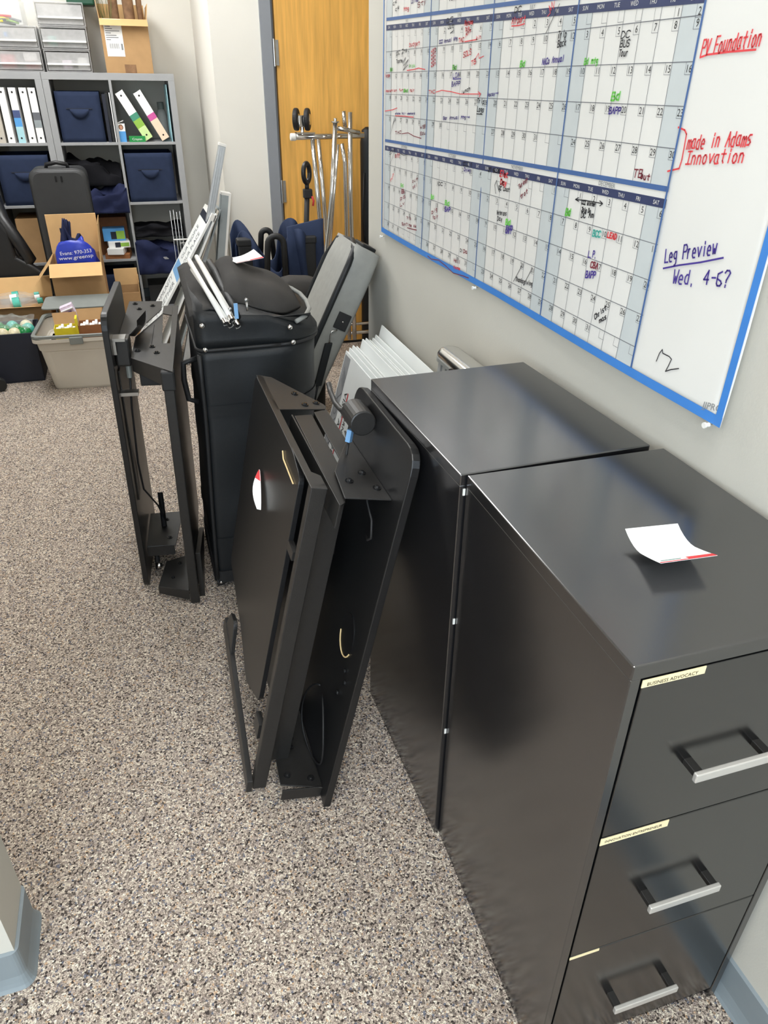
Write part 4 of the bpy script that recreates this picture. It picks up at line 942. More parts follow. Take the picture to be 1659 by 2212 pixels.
rtube('foot_tube', [A(742, 702, 4.3), A(800, 697, 4.3)], .009)
p0, p1 = at(715, 790, z=.0), at(722, 700, y=4.0)
rtube('foot_tube', [V((p0.x, p0.y, .012)), V((p0.x+.01, p0.y, .35))], .0125, 'steel')
bt = thing('tripod_bag', 'slim black bag standing upright in the alcove right of the chrome rack', 'bag', (.47, 4.36, 0))
q = MB(); q.loft([[(.478+.035*k*math.cos(a*math.pi/8), 4.38+.035*k*math.sin(a*math.pi/8), z) for a in range(16)] for z, k in ((0, .8), (.03, 1), (.9, 1.1), (1.15, 1.15), (1.21, .9), (1.225, .3))]); q.build('sleeve', M['nylon'], bt, smooth=True)
q = MB(); q.tube([(.45, 4.345, 1.0), (.435, 4.33, .8), (.45, 4.345, .6)], .006, 8); q.build('strap', M['nylon'], bt, smooth=True)

# ================================================================== cube shelves
YS = 5.4628; DS = .38; ST = 1.464
def cube_shelf(xr, label):
    c = thing('cube_shelf', label, 'shelf', (xr-.381, YS+.19, 0))
    t = .038; e = .016
    def part(n, a, b_): q = MB(); q.box(a, b_); return q.build(n, M['shelf'], c, bevel=.0012)
    part('top_panel', (xr-.762, YS, ST-t), (xr, YS+DS, ST)); part('base_panel', (xr-.762, YS, 0), (xr, YS+DS, t))
    part('side_panel', (xr-t, YS, t), (xr, YS+DS, ST-t)); part('side_panel', (xr-.762, YS, t), (xr-.762+t, YS+DS, ST-t))
    part('divider', (xr-.389, YS, t), (xr-.373, YS+DS, ST-t))
    for k in range(1, 4):
        z = ST-t-.335*k-e*(k-1)-e
        part('shelf_board', (xr-t-.335, YS, z), (xr-t, YS+DS, z+e)); part('shelf_board', (xr-.762+t, YS, z), (xr-.389, YS+DS, z+e))
    return c
XR = -.4444
cube_shelf(XR, 'grey cube shelf unit standing nearest the corner of the room'); cube_shelf(XR-.7635, 'grey cube shelf unit standing left of the corner unit')
ZR = [1.091, .740, .389, .038]       # shelf surfaces, top row first
def fabric_bin(x0, x1, y0, z0, h, label, depth=.30, handle=True):
    b = thing('fabric_bin', label, 'storage bin', ((x0+x1)/2, y0+depth/2, z0), 'navy fabric bins in the cube shelves')
    q = MB(); t = .006
    q.grid(lambda i, j: V((x0+(x1-x0)*i+.004*(.5-i)*(1-j), y0+.006*math.sin(i*3.1)*math.sin(j*3.1)*-1, z0+h*j)), 10, 10, (0, t, 0)); q.build('front', M['navy'], b, smooth=True)
    q = MB(); q.box((x0, y0+t, z0), (x0+t, y0+depth, z0+h)); q.box((x1-t, y0+t, z0), (x1, y0+depth, z0+h)); q.box((x0+t, y0+depth-t, z0), (x1-t, y0+depth, z0+h)); q.box((x0+t, y0+t, z0), (x1-t, y0+depth-t, z0+t))
    q.build('body', M['navy'], b, bevel=.002)
    if handle:
        cx_2 = (x0+x1)/2; q = MB(); hz = z0+h*.66
        q.grid(lambda i, j: V((cx_2-.055+.11*i, y0-.012-.014*math.sin(i*math.pi)*math.sin(j*math.pi)-.001, hz-.052*j*math.sin(i*math.pi)**.6)), 12, 5, (0, -.003, 0)); q.build('handle', M['navy'], b, smooth=True)
        q = MB(); q.box((cx_2-.075, y0-.008, hz-.001), (cx_2+.075, y0-.004, hz+.004)); q.build('handle_slot', M['navydark'], b)
    return b
def binder(x, z, w_, h, d, ang, cols, label, y=None, group=None, ring=True, name='ring_binder'):
    y = YS+.015 if y is None else y
    R = Matrix.Rotation(ang, 3, 'Y'); o = V((x, y, z)); T = lambda p: o+R@V(p)
    b = thing(name, label, 'binder', o, group)
    def bx(n, a, c, mm):
        q = MB(); q.hexa([T(k) for k in ((a[0], a[1], a[2]), (c[0], a[1], a[2]), (c[0], c[1], a[2]), (a[0], c[1], a[2]), (a[0], a[1], c[2]), (c[0], a[1], c[2]), (c[0], c[1], c[2]), (a[0], c[1], c[2]))]); return q.build(n, M[mm], b, bevel=.001)
    base = cols[0][1]
    bx('spine', (0, 0, 0), (w_, .004, h), base); bx('cover', (0, .004, 0), (.003, d, h), base); bx('cover', (w_-.003, .004, 0), (w_, d, h), base); bx('pages', (.004, .02, .006), (w_-.004, d-.01, h-.012), 'card')
    for f0, f1, mm in [(c[2], c[3], c[1]) for c in cols[1:]]:
        bx('spine_band', (.0, -.0008, h*f0), (w_, -.0001, h*f1), mm)
    if ring:
        for f0 in (.09, .92):
            q = MB(); q.cyl(T((w_/2, -.0012, h*f0)), T((w_/2, .001, h*f0)), .0055, 12); q.build('spine_hole', M['gap'], b)
    return b
# corner unit, top row
fabric_bin(-1.155, -.900, YS+.03, ZR[0], .275, 'navy fabric bin in the top left cube of the corner unit')
binder(-.886, ZR[0], .020, .262, .24, .0, [(0, 'navydark')], 'dark navy ring binder next to the navy bin in the corner unit', ring=False)
binder(-.862, ZR[0], .016, .268, .24, -.02, [(0, 'blackboard')], 'black ring binder pressed against the white folder edge in the corner unit', ring=False)
binder(-.843, ZR[0], .006, .27, .22, -.0, [(0, 'card')], 'thin white folder standing against the divider of the corner unit', ring=False, name='folder')
A1 = -math.atan2(.144, .26)
binder(-.663, ZR[0]+.004, .052, .295, .24, A1, [(0, 'card'), (0, 'tealcard', .42, .54), (0, 'lime', .26, .42), (0, 'palelime', .0, .26)], 'white binder with green spine bands leaning in the top right cube')
binder(-.560, ZR[0]+.004, .050, .295, .24, A1*.97, [(0, 'card'), (0, 'pink', .42, .54), (0, 'peach', .0, .42)], 'white binder with pink and peach spine leaning in the top right cube')
b = thing('product_box', 'small blue and white box with a portrait picture beside the shelf divider', 'box', (-.795, YS+.05, ZR[0]))
q = MB(); q.box((-.826, YS+.02, ZR[0]), (-.777, YS+.07, ZR[0]+.102)); q.build('carton', M['card'], b, bevel=.001)
q = MB(); q.box((-.8262, YS+.0192, ZR[0]), (-.7768, YS+.02, ZR[0]+.06)); q.build('blue_panel', M['sky'], b)
q = MB(); q.sphere((-.801, YS+.0195, ZR[0]+.083), .014, (1, .05, 1.1), 14, 8); q.build('portrait_hair', M['bark'], b, smooth=True)
q = MB(); q.sphere((-.801, YS+.0188, ZR[0]+.081), .009, (1, .05, 1.2), 14, 8); q.build('portrait_face', M['skin'], b, smooth=True)
q = MB(); q.prism([(-.826, YS+.02, ZR[0]+.101), (-.826, YS+.02, ZR[0]+.104), (-.782, YS+.02, ZR[0]+.12), (-.782, YS+.02, ZR[0]+.117)], (0, .05, 0)); q.build('open_flap', M['card'], b)
b = thing('carton', 'flat green carton with white script in front of the leaning binders', 'box', (-.71, YS+.04, ZR[0]))
q = MB(); q.box((-.762, YS+.004, ZR[0]), (-.664, YS+.011, ZR[0]+.034)); q.build('sleeve', M['kelly'], b, bevel=.001)
q = MB(); text(q, 'Crayon', (-.744, YS+.0032, ZR[0]+.011), (1, 0, 0), (0, 0, 1), .013, fit=.06); q.build('script', M['card'], b)
b = thing('spray_bottle', 'clear plastic bottle with grey cap at the right of the top right cube', 'bottle', (-.527, YS+.2, ZR[0]))
q = MB(); q.loft([[(-.533+r*math.cos(a*math.pi/10), YS+.28+r*math.sin(a*math.pi/10), ZR[0]+z) for a in range(20)] for z, r in ((0, .03), (.005, .033), (.14, .033), (.165, .026), (.175, .018))]); q.build('bottle_body', M['clear'], b, smooth=True)
q = MB(); q.cyl((-.533, YS+.28, ZR[0]+.174), (-.533, YS+.28, ZR[0]+.215), .021, 18); q.build('cap', M['lid'], b, bevel=.002)
q = MB(); q.box((-.4985, YS+.01, ZR[0]), (-.4955, YS+.26, ZR[0]+.315)); o = q.build('plastic_sheet', M['paleblue'], None); tag(o, 'thin pale sheet standing against the right side of the corner unit', 'sheet')
# second row
fabric_bin(-.808, -.515, YS+.008, ZR[1], .288, 'navy fabric bin filling the second right cube of the corner unit')
def cloth(name, label, mm, x0, x1, z0, zt, yf, amp, sd, hang=0., xr=None):
    q = MB()
    def F(i, j):
        x = x0+(x1-x0)*i; n = noise.noise(V((i*4+sd, j*5, sd)))
        top = zt*(.75+.25*math.sin(i*2.6+sd))
        if j < .5:
            k = j/.5; return V((x, yf+.02*math.sin(i*9+sd)*k-.02*n, z0-hang+(top+hang)*k+amp*n*k))
        k = (j-.5)/.5; return V((x, yf+.26*k, z0+top*(1-.25*k)+amp*n+.02*math.sin(k*9+i*5)))
    q.grid(F, 24, 20, (0, .004, -.004)); o = q.build(name, M[mm], None, smooth=True); return tag(o, label, 'cloth')
cloth('folded_garment', 'black garments piled in the second left cube of the corner unit', 'blackcloth', -1.16, -.842, ZR[1]+.10, .16, YS+.05, .06, 1.3)
cloth('folded_garment', 'crumpled navy garments spilling over the shelf edge behind the suitcase', 'navytop', -1.10, -.825, ZR[1]+.012, .10, YS-.012, .05, 4.1, .07)
# third row
cloth('folded_cloth', 'navy cloth hanging over the front edge of the third right cube', 'navytop', -.825, -.555, ZR[2]+.006, .10, YS-.014, .03, 2.2, .11)
cloth('folded_cloth', 'black cloth folded on top of the navy cloth in the third right cube', 'blackcloth', -.812, -.50, ZR[2]+.13, .06, YS+.03, .015, 6.2)
def small_box(name, a, b_, rot, mm, label, panels=(), cat='box'):
    c = V(((a[0]+b_[0])/2, (a[1]+b_[1])/2, a[2])); R = rotz(rot)
    r = thing(name, label, cat, c)
    q = MB(); q.box(a, b_, R, c); q.build('carton', M[mm], r, bevel=.001)
    for (fx0, fx1, fz0, fz1, m2, nm) in panels:
        q = MB(); q.box((a[0]+(b_[0]-a[0])*fx0, a[1]-.0012, a[2]+(b_[2]-a[2])*fz0), (a[0]+(b_[0]-a[0])*fx1, a[1]-.0002, a[2]+(b_[2]-a[2])*fz1), R, c); q.build(nm, M[m2], r)
    return r
z = ZR[2]
small_box('flat_carton', (-1.02, YS+.01, z), (-.862, YS+.15, z+.028), -.12, 'brown', 'flat brown carton lying at the bottom of the third left cube')
small_box('white_carton', (-1.0, YS+.0, z+.0285), (-.895, YS+.12, z+.066), -.18, 'card', 'white carton lying on the brown carton in the third left cube')
small_box('device_box', (-1.0, YS+.03, z+.0665), (-.862, YS+.14, z+.106), .1, 'card', 'white device box with green label in the third left cube', ((.55, .95, .2, .8, 'lime', 'green_label'), (.3, .55, .1, .9, 'navydark', 'device_picture')))
small_box('device_box', (-1.02, YS+.06, z+.1065), (-.88, YS+.16, z+.185), 0, 'sky', 'blue device box with green label standing on the smaller device box', ((.6, .98, .15, .8, 'lime', 'green_label'), (.35, .6, .15, .75, 'navydark', 'device_picture')))
small_box('brown_carton', (-1.06, YS+.17, z), (-.86, YS+.33, z+.24), 0, 'brown', 'brown carton at the back of the third left cube')
# bottom row
fabric_bin(-1.14, -.86, YS+.02, ZR[3], .25, 'navy fabric bin in the bottom left cube of the corner unit', handle=False)
small_box('storage_carton', (-.78, YS+.12, ZR[3]), (-.56, YS+.33, ZR[3]+.14), 0, 'dgrey', 'dark grey carton in the bottom right cube of the corner unit')
# left unit
for k, (x, wd_, cols, lb) in enumerate(((-1.278-.038+.02, .040, [(0, 'card'), (0, 'slate', .42, .56), (0, 'greybd', .28, .42)], 'white binder with grey spine bands at the right end of the left unit'),
                       (-1.345, .040, [(0, 'card')], 'plain white binder second from the right in the left unit'),
                       (-1.404, .040, [(0, 'card'), (0, 'navycard', .46, .60), (0, 'sky', .30, .46), (0, 'paleblue', 0, .30)], 'white binder with blue spine bands third from the right'),
                       (-1.462, .038, [(0, 'card')], 'plain white binder left of the blue banded binder'),
                       (-1.52, .045, [(0, 'tote')], 'beige binder at the left end of the binder row'))):
    binder(x, ZR[0], wd_, .292, .24, 0, cols, lb, group='white binders in the left cube unit')
fabric_bin(-1.56, -1.262, YS+.012, ZR[1], .285, 'navy fabric bin in the second cube of the left unit')
small_box('kraft_carton', (-1.53, YS+.02, ZR[2]), (-1.365, YS+.30, ZR[2]+.27), 0, 'kraft', 'plain cardboard carton in the third cube of the left unit')
small_box('black_carton', (-1.36, YS+.05, ZR[2]), (-1.26, YS+.3, ZR[2]+.28), 0, 'blackboard', 'black box beside the cardboard carton in the left unit')

# on top of the shelves
def drawer_unit(x0, x1, z0, z1, label, fill=()):
    y0, y1 = YS+.012, YS+.35; d = thing('drawer_box', label, 'storage drawer', ((x0+x1)/2, (y0+y1)/2, z0), 'stacked clear plastic drawers')
    t = .004; q = MB()
    q.box((x0, y0, z0), (x1, y1, z0+t*1.6)); q.box((x0, y0, z1-t*1.6), (x1, y1, z1)); q.box((x0, y0, z0+t*1.6), (x0+t*1.5, y1, z1-t*1.6)); q.box((x1-t*1.5, y0, z0+t*1.6), (x1, y1, z1-t*1.6)); q.box((x0+t, y1-t, z0+t), (x1-t, y1, z1-t))
    q.build('housing', M['clear'], d, bevel=.0015)
    q = MB(); a, b_ = x0+.010, x1-.010; c, e = z0+.010, z1-.012; y = y0+.004
    q.box((a, y, c), (b_, y+.003, e)); q.box((a, y+.003, c), (b_, y1-.03, c+.003)); q.box((a, y+.003, c), (a+.003, y1-.03, e)); q.box((b_-.003, y+.003, c), (b_, y1-.03, e))
    dr = q.build('drawer', M['clear'], d, bevel=.001)
    q = MB(); lz = c+(e-c)*.28; q.box((a, y-.016, lz), (b_, y+.001, lz+.010)); q.build('pull_lip', M['white'], dr, bevel=.002)
    for k, (f0, f1, h0, h1, mm, nm, yo) in enumerate(fill):
        q = MB(); q.box((a+(b_-a)*f0, y+.006+yo*.4, c+.0035+(e-c)*h0), (a+(b_-a)*f1, y+.10+yo, c+.0035+(e-c)*h1)); o = q.build(nm, M[mm], None, bevel=.006)
        tag(o, f'{nm.replace("_", " ")} seen through the {label.split(" clear")[0]} clear drawer' , 'supplies')
drawer_unit(-1.168, -.912, ST, ST+.112, 'bottom right clear plastic drawer next to the cardboard box on the shelf', ((.35, .58, 0, .55, 'floral', 'lilac_packet', .02), (.72, .95, 0, .7, 'white', 'white_packet', .03), (.02, .3, 0, .2, 'lid', 'grey_pouch', 0)))
drawer_unit(-1.170, -.910, ST+.1135, ST+.226, 'middle right clear plastic drawer next to the cardboard box on the shelf', ((.12, .32, 0, .6, 'tealball', 'teal_packet', .02), (.5, .9, 0, .4, 'greybd', 'grey_pouch', .02)))
drawer_unit(-1.172, -.908, ST+.2275, ST+.345, 'top right clear plastic drawer above the two filled ones')
drawer_unit(-1.440, -1.180, ST, ST+.112, 'bottom left clear plastic drawer with red things inside', ((.1, .42, 0, .8, 'red', 'red_packet', .01), (.62, .95, .0, .24, 'red', 'red_strip', .0), (.62, .92, .45, .9, 'card', 'white_paper', .03)))
drawer_unit(-1.445, -1.182, ST+.1135, ST+.226, 'middle left clear plastic drawer with a blue mark', ((.3, .38, .45, .75, 'sky', 'blue_clip', -.008), (.1, .9, 0, .25, 'slate', 'grey_folder', .03)))
mb_ = thing('marker_bin', 'open clear bin of coloured markers on the left drawer stack', 'storage bin', (-1.37, YS+.15, ST+.2275))
q = MB(); x0, x1, y0, y1, z0, z1 = -1.50, -1.245, YS+.01, YS+.30, ST+.2275, ST+.355; t = .003
q.box((x0, y0, z0), (x1, y1, z0+t)); q.box((x0, y0, z0+t), (x1, y0+t, z1)); q.box((x0, y1-t, z0+t), (x1, y1, z1)); q.box((x0, y0+t, z0+t), (x0+t, y1-t, z1)); q.box((x1-t, y0+t, z0+t), (x1, y1-t, z1)); q.build('bin', M['film'], mb_, bevel=.001)
for k, (mm, cl) in enumerate((('yellow', 'yellow'), ('blackboard', 'black'), ('yellow', 'yellow'), ('red', 'red'), ('blackboard', 'black'), ('lime', 'lime'), ('slate', 'grey'))):
    p = V((-1.40+.015*k, y0+.02+.012*k, z0+.012+.011*(k % 4))); d_ = V((.10, .03*(k % 3-1), .012-.006*k))
    q = MB(); q.cyl(p-d_*.5, p+d_*.5, .0065, 10); o = q.build('marker', M[mm], None, smooth=False, bevel=.001); tag(o, f'{cl} marker pen lying in the open clear bin', 'marker', 'marker pens in the clear bin')
def open_box(x0, x1, y0, y1, z0, h, label, flaps=(), rot=0., mm='kraft', name='cardboard_box', t=.005):
    c = V(((x0+x1)/2, (y0+y1)/2, z0)); R = rotz(rot); T = lambda p: c+R@(V(p)-c)
    b = thing(name, label, 'box', c)
    def bx(q, a, e): q.box(a, e, R, c)
    q = MB(); bx(q, (x0, y0, z0), (x1, y1, z0+t)); bx(q, (x0, y0, z0+t), (x1, y0+t, z0+h)); bx(q, (x0, y1-t, z0+t), (x1, y1, z0+h)); bx(q, (x0, y0+t, z0+t), (x0+t, y1-t, z0+h)); bx(q, (x1-t, y0+t, z0+t), (x1, y1-t, z0+h)); q.build('carton', M[mm], b, bevel=.001)
    for side, ang, ln in flaps:   # angle from upright, outward positive
        s, k = math.sin(math.radians(ang)), math.cos(math.radians(ang)); z = z0+h
        if side == 'f': p = [(x0, y0, z), (x1, y0, z), (x1, y0-ln*s, z+ln*k), (x0, y0-ln*s, z+ln*k)]; th = (0, t*.6, t*.4)
        if side == 'b': p = [(x0, y1-t, z), (x1, y1-t, z), (x1, y1-t+ln*s, z+ln*k), (x0, y1-t+ln*s, z+ln*k)]; th = (0, t*.7, t*.3)
        if side == 'l': p = [(x0, y0, z), (x0, y1, z), (x0-ln*s, y1, z+ln*k), (x0-ln*s, y0, z+ln*k)]; th = (t*.6, 0, t*.5)
        if side == 'r': p = [(x1-t, y0, z), (x1-t, y1, z), (x1-t+ln*s, y1, z+ln*k), (x1-t+ln*s, y0, z+ln*k)]; th = (t*.7, 0, t*.4)
        q = MB(); q.prism([T(a) for a in p], R@V(th)); q.build('flap', M['kraftin'], b)
    return b, T
b, T = open_box(-.832, -.560, YS+.01, YS+.31, ST, .272, 'tall cardboard box with a shipping label standing on the corner shelf', (('f', 128, .055), ('l', 4, .10), ('r', 10, .08), ('b', 0, .09)))
q = MB(); q.box((-.812, YS+.0085, ST+.085), (-.712, YS+.0098, ST+.272)); lb = q.build('shipping_label', M['card'], b)
q = MB()
for k in range(9): q.box((-.806, YS+.0079, ST+.255-.011*k), (-.806+(.05, .075, .03, .04, .08, .03, .06, .07, .025)[k], YS+.0084, ST+.259-.011*k))
for k in range(14): q.box((-.795+.004*k, YS+.0079, ST+.125), (-.795+.004*k+(.0012, .0025, .0018)[k % 3], YS+.0084, ST+.15))
q.box((-.728, YS+.0079, ST+.118), (-.718, YS+.0084, ST+.15)); q.build('label_print', M['greyink'], lb)
q = MB(); q.box((-.724, YS+.0086, ST+.001), (-.658, YS+.0098, ST+.045)); q.build('packing_tape', M['bark'], b)
def stick(x, y, z, h, mm, nm, lb, r=.02, lean=0.):
    q = MB(); q.loft([[(x+lean*k/6+r*(.8+.3*noise.noise(V((a, k, x*9))))*math.cos(a*math.pi/5), y+r*(.8+.3*noise.noise(V((a, k, 3))))*math.sin(a*math.pi/5), z+h*k/6) for a in range(10)] for k in range(7)])
    o = q.build(nm, M[mm], None, smooth=True); tag(o, lb, 'decor', 'dried decorations in the shipping box')
stick(-.74, YS+.12, ST+.006, .42, 'bark', 'driftwood', 'brown driftwood piece sticking out left in the shipping box', .035)
stick(-.655, YS+.13, ST+.006, .44, 'bark', 'driftwood', 'brown driftwood piece in the middle of the shipping box', .04)
stick(-.59, YS+.16, ST+.006, .41, 'bark', 'driftwood', 'brown driftwood piece at the right of the shipping box', .022)
q = MB()
for k in range(26):
    a = random.random()*6.28; p = V((-.79+random.uniform(-.01, .02), YS+.06+random.uniform(-.02, .05), ST+.008)); d_ = V((math.cos(a)*.03, math.sin(a)*.02, random.uniform(.30, .40)))
    q.tube([p, p+d_*.6, p+d_+V((math.cos(a)*.02, 0, 0))], .0022, 4, r1=.0006)
o = q.build('dried_grass', M['leaf'], None); tag(o, 'tuft of dried green grass at the left of the shipping box', 'decor')
q = MB(); q.box((-1.00, YS+.20, ST+.346), (-.842, YS+.34, ST+.47)); o = q.build('green_case', M['darkgreen'], None, bevel=.01); tag(o, 'dark green box on top of the right drawer stack', 'box')

# ================================================================== in front of the shelves
# suitcase
sx0, sx1, sy0, sy1, sz = -1.345, -1.035, 5.02, 5.26, .985
su = thing('suitcase', 'upright black suitcase standing before the cube shelves', 'suitcase', ((sx0+sx1)/2, 5.14, 0))
q = MB(); q.loft([[(a, y, b_) for a, b_ in rnd([(sx0+k, .05+k), (sx1-k, .05+k), (sx1-k, sz-k), (sx0+k, sz-k)], .055, 7)] for y, k in ((sy0, .018), (sy0+.006, .006), (sy0+.02, 0), (sy1-.02, 0), (sy1, .012))]); q.build('shell', M['dgrey'], su, bevel=.004, smooth=False)
q = MB(); lp = rnd([(sx0+.012, .06), (sx1-.012, .06), (sx1-.012, sz-.012), (sx0+.012, sz-.012)], .05, 7); q.tube([V((a, sy0+.03, b_)) for a, b_ in lp+[lp[0]]], .017, 8); q.build('zip_piping', M['leather'], su, smooth=True)
q = MB(); q.tube([V((-1.25, 5.10, sz-.01)), V((-1.245, 5.09, sz+.02)), V((-1.19, 5.085, sz+.03)), V((-1.135, 5.09, sz+.02)), V((-1.13, 5.10, sz-.01))], .012, 8); q.build('handle', M['leather'], su, smooth=True)
for dx in (-.012, .018):
    q = MB(); q.box((-1.19+dx-.005, sy0-.006, sz-.065), (-1.19+dx+.005, sy0+.002, sz-.035)); q.build('zip_pull', M['gap'], su, bevel=.002)
for x in (sx0+.04, sx1-.04):
    for y in (sy0+.05, sy1-.04):
        q = MB(); q.cyl((x-.012, y, .026), (x+.012, y, .026), .026, 16); q.build('wheel', M['rubber'], su)
        q = MB(); q.box((x-.018, y-.02, .03), (x+.018, y+.02, .07)); q.build('wheel_mount', M['rubber'], su, bevel=.004)
# open cardboard box with a blue bag
b, T = open_box(-1.300, -1.022, 4.66, 4.98, 0, .535, 'open cardboard box with a crumpled blue bag in front of the suitcase', (('f', 120, .105), ('b', 2, .215), ('l', 140, .15), ('r', 5, .205)))
q = MB(); T2 = lambda a: V(a)
for z_, y_ in ((.46, 4.82), (.22, 4.82)):
    q.box((-1.0225, y_-.012, z_-.02), (-1.0205, y_+.012, z_+.02))
q = MB(); q.box((-1.022, 4.80, .03), (-1.0205, 4.83, .53)); q.build('side_seam', M['brown'], b)
bb = thing('plastic_bag', 'crumpled royal blue plastic bag with white print inside the open box', 'bag', (-1.16, 4.80, .30))
def bagf(i, j):
    a = i*2*math.pi; n = noise.noise(V((math.cos(a)*1.5, math.sin(a)*1.5, j*3)))
    n2 = noise.noise(V((math.cos(a)*4, math.sin(a)*4, j*8)))
    r = .122*(1-j**3*.72)*(1+.20*n+.14*n2)
    return V((-1.145+r*math.cos(a)*.98+.03*j*n, 4.80+r*math.sin(a)*.9, .30+.32*j+.06*n*j+.02*n2))
q = MB(); q.grid(bagf, 28, 14); q.build('bag', M['bluebag'], bb, smooth=True)
q = MB(); q.grid(lambda i, j: V((-1.285+.085*i*(1-.6*j)+.095*j, 4.705+.05*j+.025*math.sin(i*5+j*4), .42+.345*j-.03*i+.025*noise.noise(V((i*5, j*6, 1))))), 8, 10, (.004, .006, 0)); q.build('dark_side', M['navytop'], bb, smooth=True)
q = MB(); q.grid(lambda i, j: V((-1.215+.115*i, 4.755+.03*math.sin(i*6+j*3), .56+.15*j*(1-.45*i)+.05*j*math.sin(i*9)*.5+.03*noise.noise(V((i*5, j*6, 8))))), 8, 8, (0, .006, 0)); q.build('crumpled_top', M['navytop'], bb, smooth=True)
q = MB(); cyl_w = lambda p: V((p.x, 4.692-.004+((p.x+1.15)**2)*1.6, p.z))
text(q, 'Evans: 970-353', (-1.235, 4.69, .575), V((1, 0, .06)), (0, 0, 1), .020, fit=.17, warp=cyl_w); text(q, 'www.greensp', (-1.245, 4.69, .548), V((1, 0, .06)), (0, 0, 1), .020, fit=.185, warp=cyl_w); q.build('white_print', M['card'], bb)
q = MB(); q.grid(lambda i, j: V((-1.26+.21*i, 4.69+((-1.26+.21*i+1.15)**2)*1.6+.02*j*j, .52+.13*j*(1-.5*(2*i-1)**4)+.012*noise.noise(V((i*4, j*4, 4))))), 14, 8, (0, .008, 0)); q.build('printed_face', M['bluebag'], bb, smooth=True)
# cardboard box at the right behind the tote
b, T = open_box(-.985, -.84, 5.02, 5.25, 0, .27, 'open cardboard box with raised flap beside the corner shelf', (('b', 8, .10), ('r', 4, .06)))
# putty tote
to = thing('storage_tote', 'putty coloured plastic tote with grey rim holding tea cartons', 'tote', (-1.185, 4.30, 0))
def trect(k, z): return [(a, b_, z) for a, b_ in rnd([(-1.345-k, 4.125-k), (-1.03+k, 4.095-k), (-1.00+k, 4.44+k), (-1.315-k, 4.47+k)], .05, 6)]
q = MB(); q.loft([trect(.0, 0), trect(.004, .012), trect(.028, .215)], cap=True)
q.loft([trect(.028, .215), trect(.034, .222), trect(.043, .285)], cap=False)
q.loft([trect(.043, .285), trect(.056, .288), trect(.056, .268), trect(.05, .268)], cap=False)
q.build('tub', M['tote'], to, smooth=False, bevel=.002)
q = MB(); q.loft([trect(.047, .289), trect(.056, .291), trect(.056, .304), trect(.050, .307), trect(.038, .304), trect(.038, .292)], cap=False); q.build('rim', M['lid'], to)
q = MB(); q.box((-1.215, 4.045, .258), (-1.15, 4.066, .296)); q.build('latch', M['lid'], to, bevel=.004)
q = MB(); q.loft([[(a, b_, z+(b_-4.50)*.45) for a, b_, _ in [(p[0]*.97-.02, 4.50+(p[1]-4.10)*.22, 0) for p in trect(.05, 0)]] for z in (.33, .338)]); o = q.build('tote_lid', M['lid'], None, bevel=.002)
tag(o, 'grey plastic lid propped behind the putty tote', 'lid')
q = MB(); q.box((-1.33, 4.12, .20), (-1.02, 4.43, .215)); o = q.build('packing_card', M['kraft'], None); tag(o, 'cardboard sheet lying inside the putty tote', 'sheet')
z = .2155
def tea(x0, x1, y0, y1, h, mm, label, rot=0., tip=True):
    c = V(((x0+x1)/2, (y0+y1)/2, z)); R = rotz(rot); r = thing('tea_carton', label, 'carton', c)
    q = MB(); t = .002
    for a, e in (((x0, y0, z), (x1, y1, z+t)), ((x0, y0, z+t), (x1, y0+t, z+h)), ((x0, y1-t, z+t), (x1, y1, z+h)), ((x0, y0+t, z+t), (x0+t, y1-t, z+h)), ((x1-t, y0+t, z+t), (x1, y1-t, z+h))): q.box(a, e, R, c)
    q.build('box', M[mm], r)
    if tip:
        for k in range(7):
            q = MB(); q.box((x0+.006+(x1-x0-.02)*k/6.6, y0+.006, z+t), (x0+.012+(x1-x0-.02)*k/6.6+.006, y1-.012, z+h*.9+.008*(k % 3)), R, c); q.build('tea_bag', M['card'], r, bevel=.001)
    q = MB(); q.prism([(x0, y1, z+h), (x1, y1, z+h), (x1+.005, y1+.02, z+h+.055), (x0-.005, y1+.02, z+h+.055)], (0, .002, 0)); q.build('open_lid', M['kraft'], r)
tea(-1.285, -1.175, 4.12, 4.20, .11, 'yellow', 'yellow tea carton at the front left of the tote')
tea(-1.165, -1.045, 4.11, 4.21, .12, 'brown', 'open brown tea carton at the front right of the tote')
q = MB(); q.box((-1.176, 4.10, z), (-1.166, 4.17, z+.16)); o = q.build('yellow_divider', M['yellow'], None); tag(o, 'upright yellow carton flap between the two tea cartons', 'carton')
c = V((-1.17, 4.30, z+.012)); r = thing('floral_carton', 'tall lilac floral carton tilted at the back of the tote', 'carton', c)
R = Matrix.Rotation(.32, 3, 'Y').inverted(); q = MB(); q.box((-1.20, 4.275, z+.012), (-1.135, 4.325, z+.19), R, c); q.build('carton', M['floral'], r, bevel=.001)
q = MB(); q.box((-1.20, 4.262, z+.17), (-1.135, 4.30, z+.175), R, c); q.build('open_flap', M['card'], r)
q = MB(); q.box((-1.17, 4.274, z+.03), (-1.15, 4.2748, z+.16), R, c); q.build('printed_flower', M['mkpurple'], r)
q = MB(); q.box((-1.29, 4.24, z), (-1.215, 4.30, z+.14), rotz(.2), V((-1.25, 4.27, z))); o = q.build('dark_carton', M['mkmaroon'], None, bevel=.001); tag(o, 'dark maroon tea carton behind the yellow carton in the tote', 'carton')
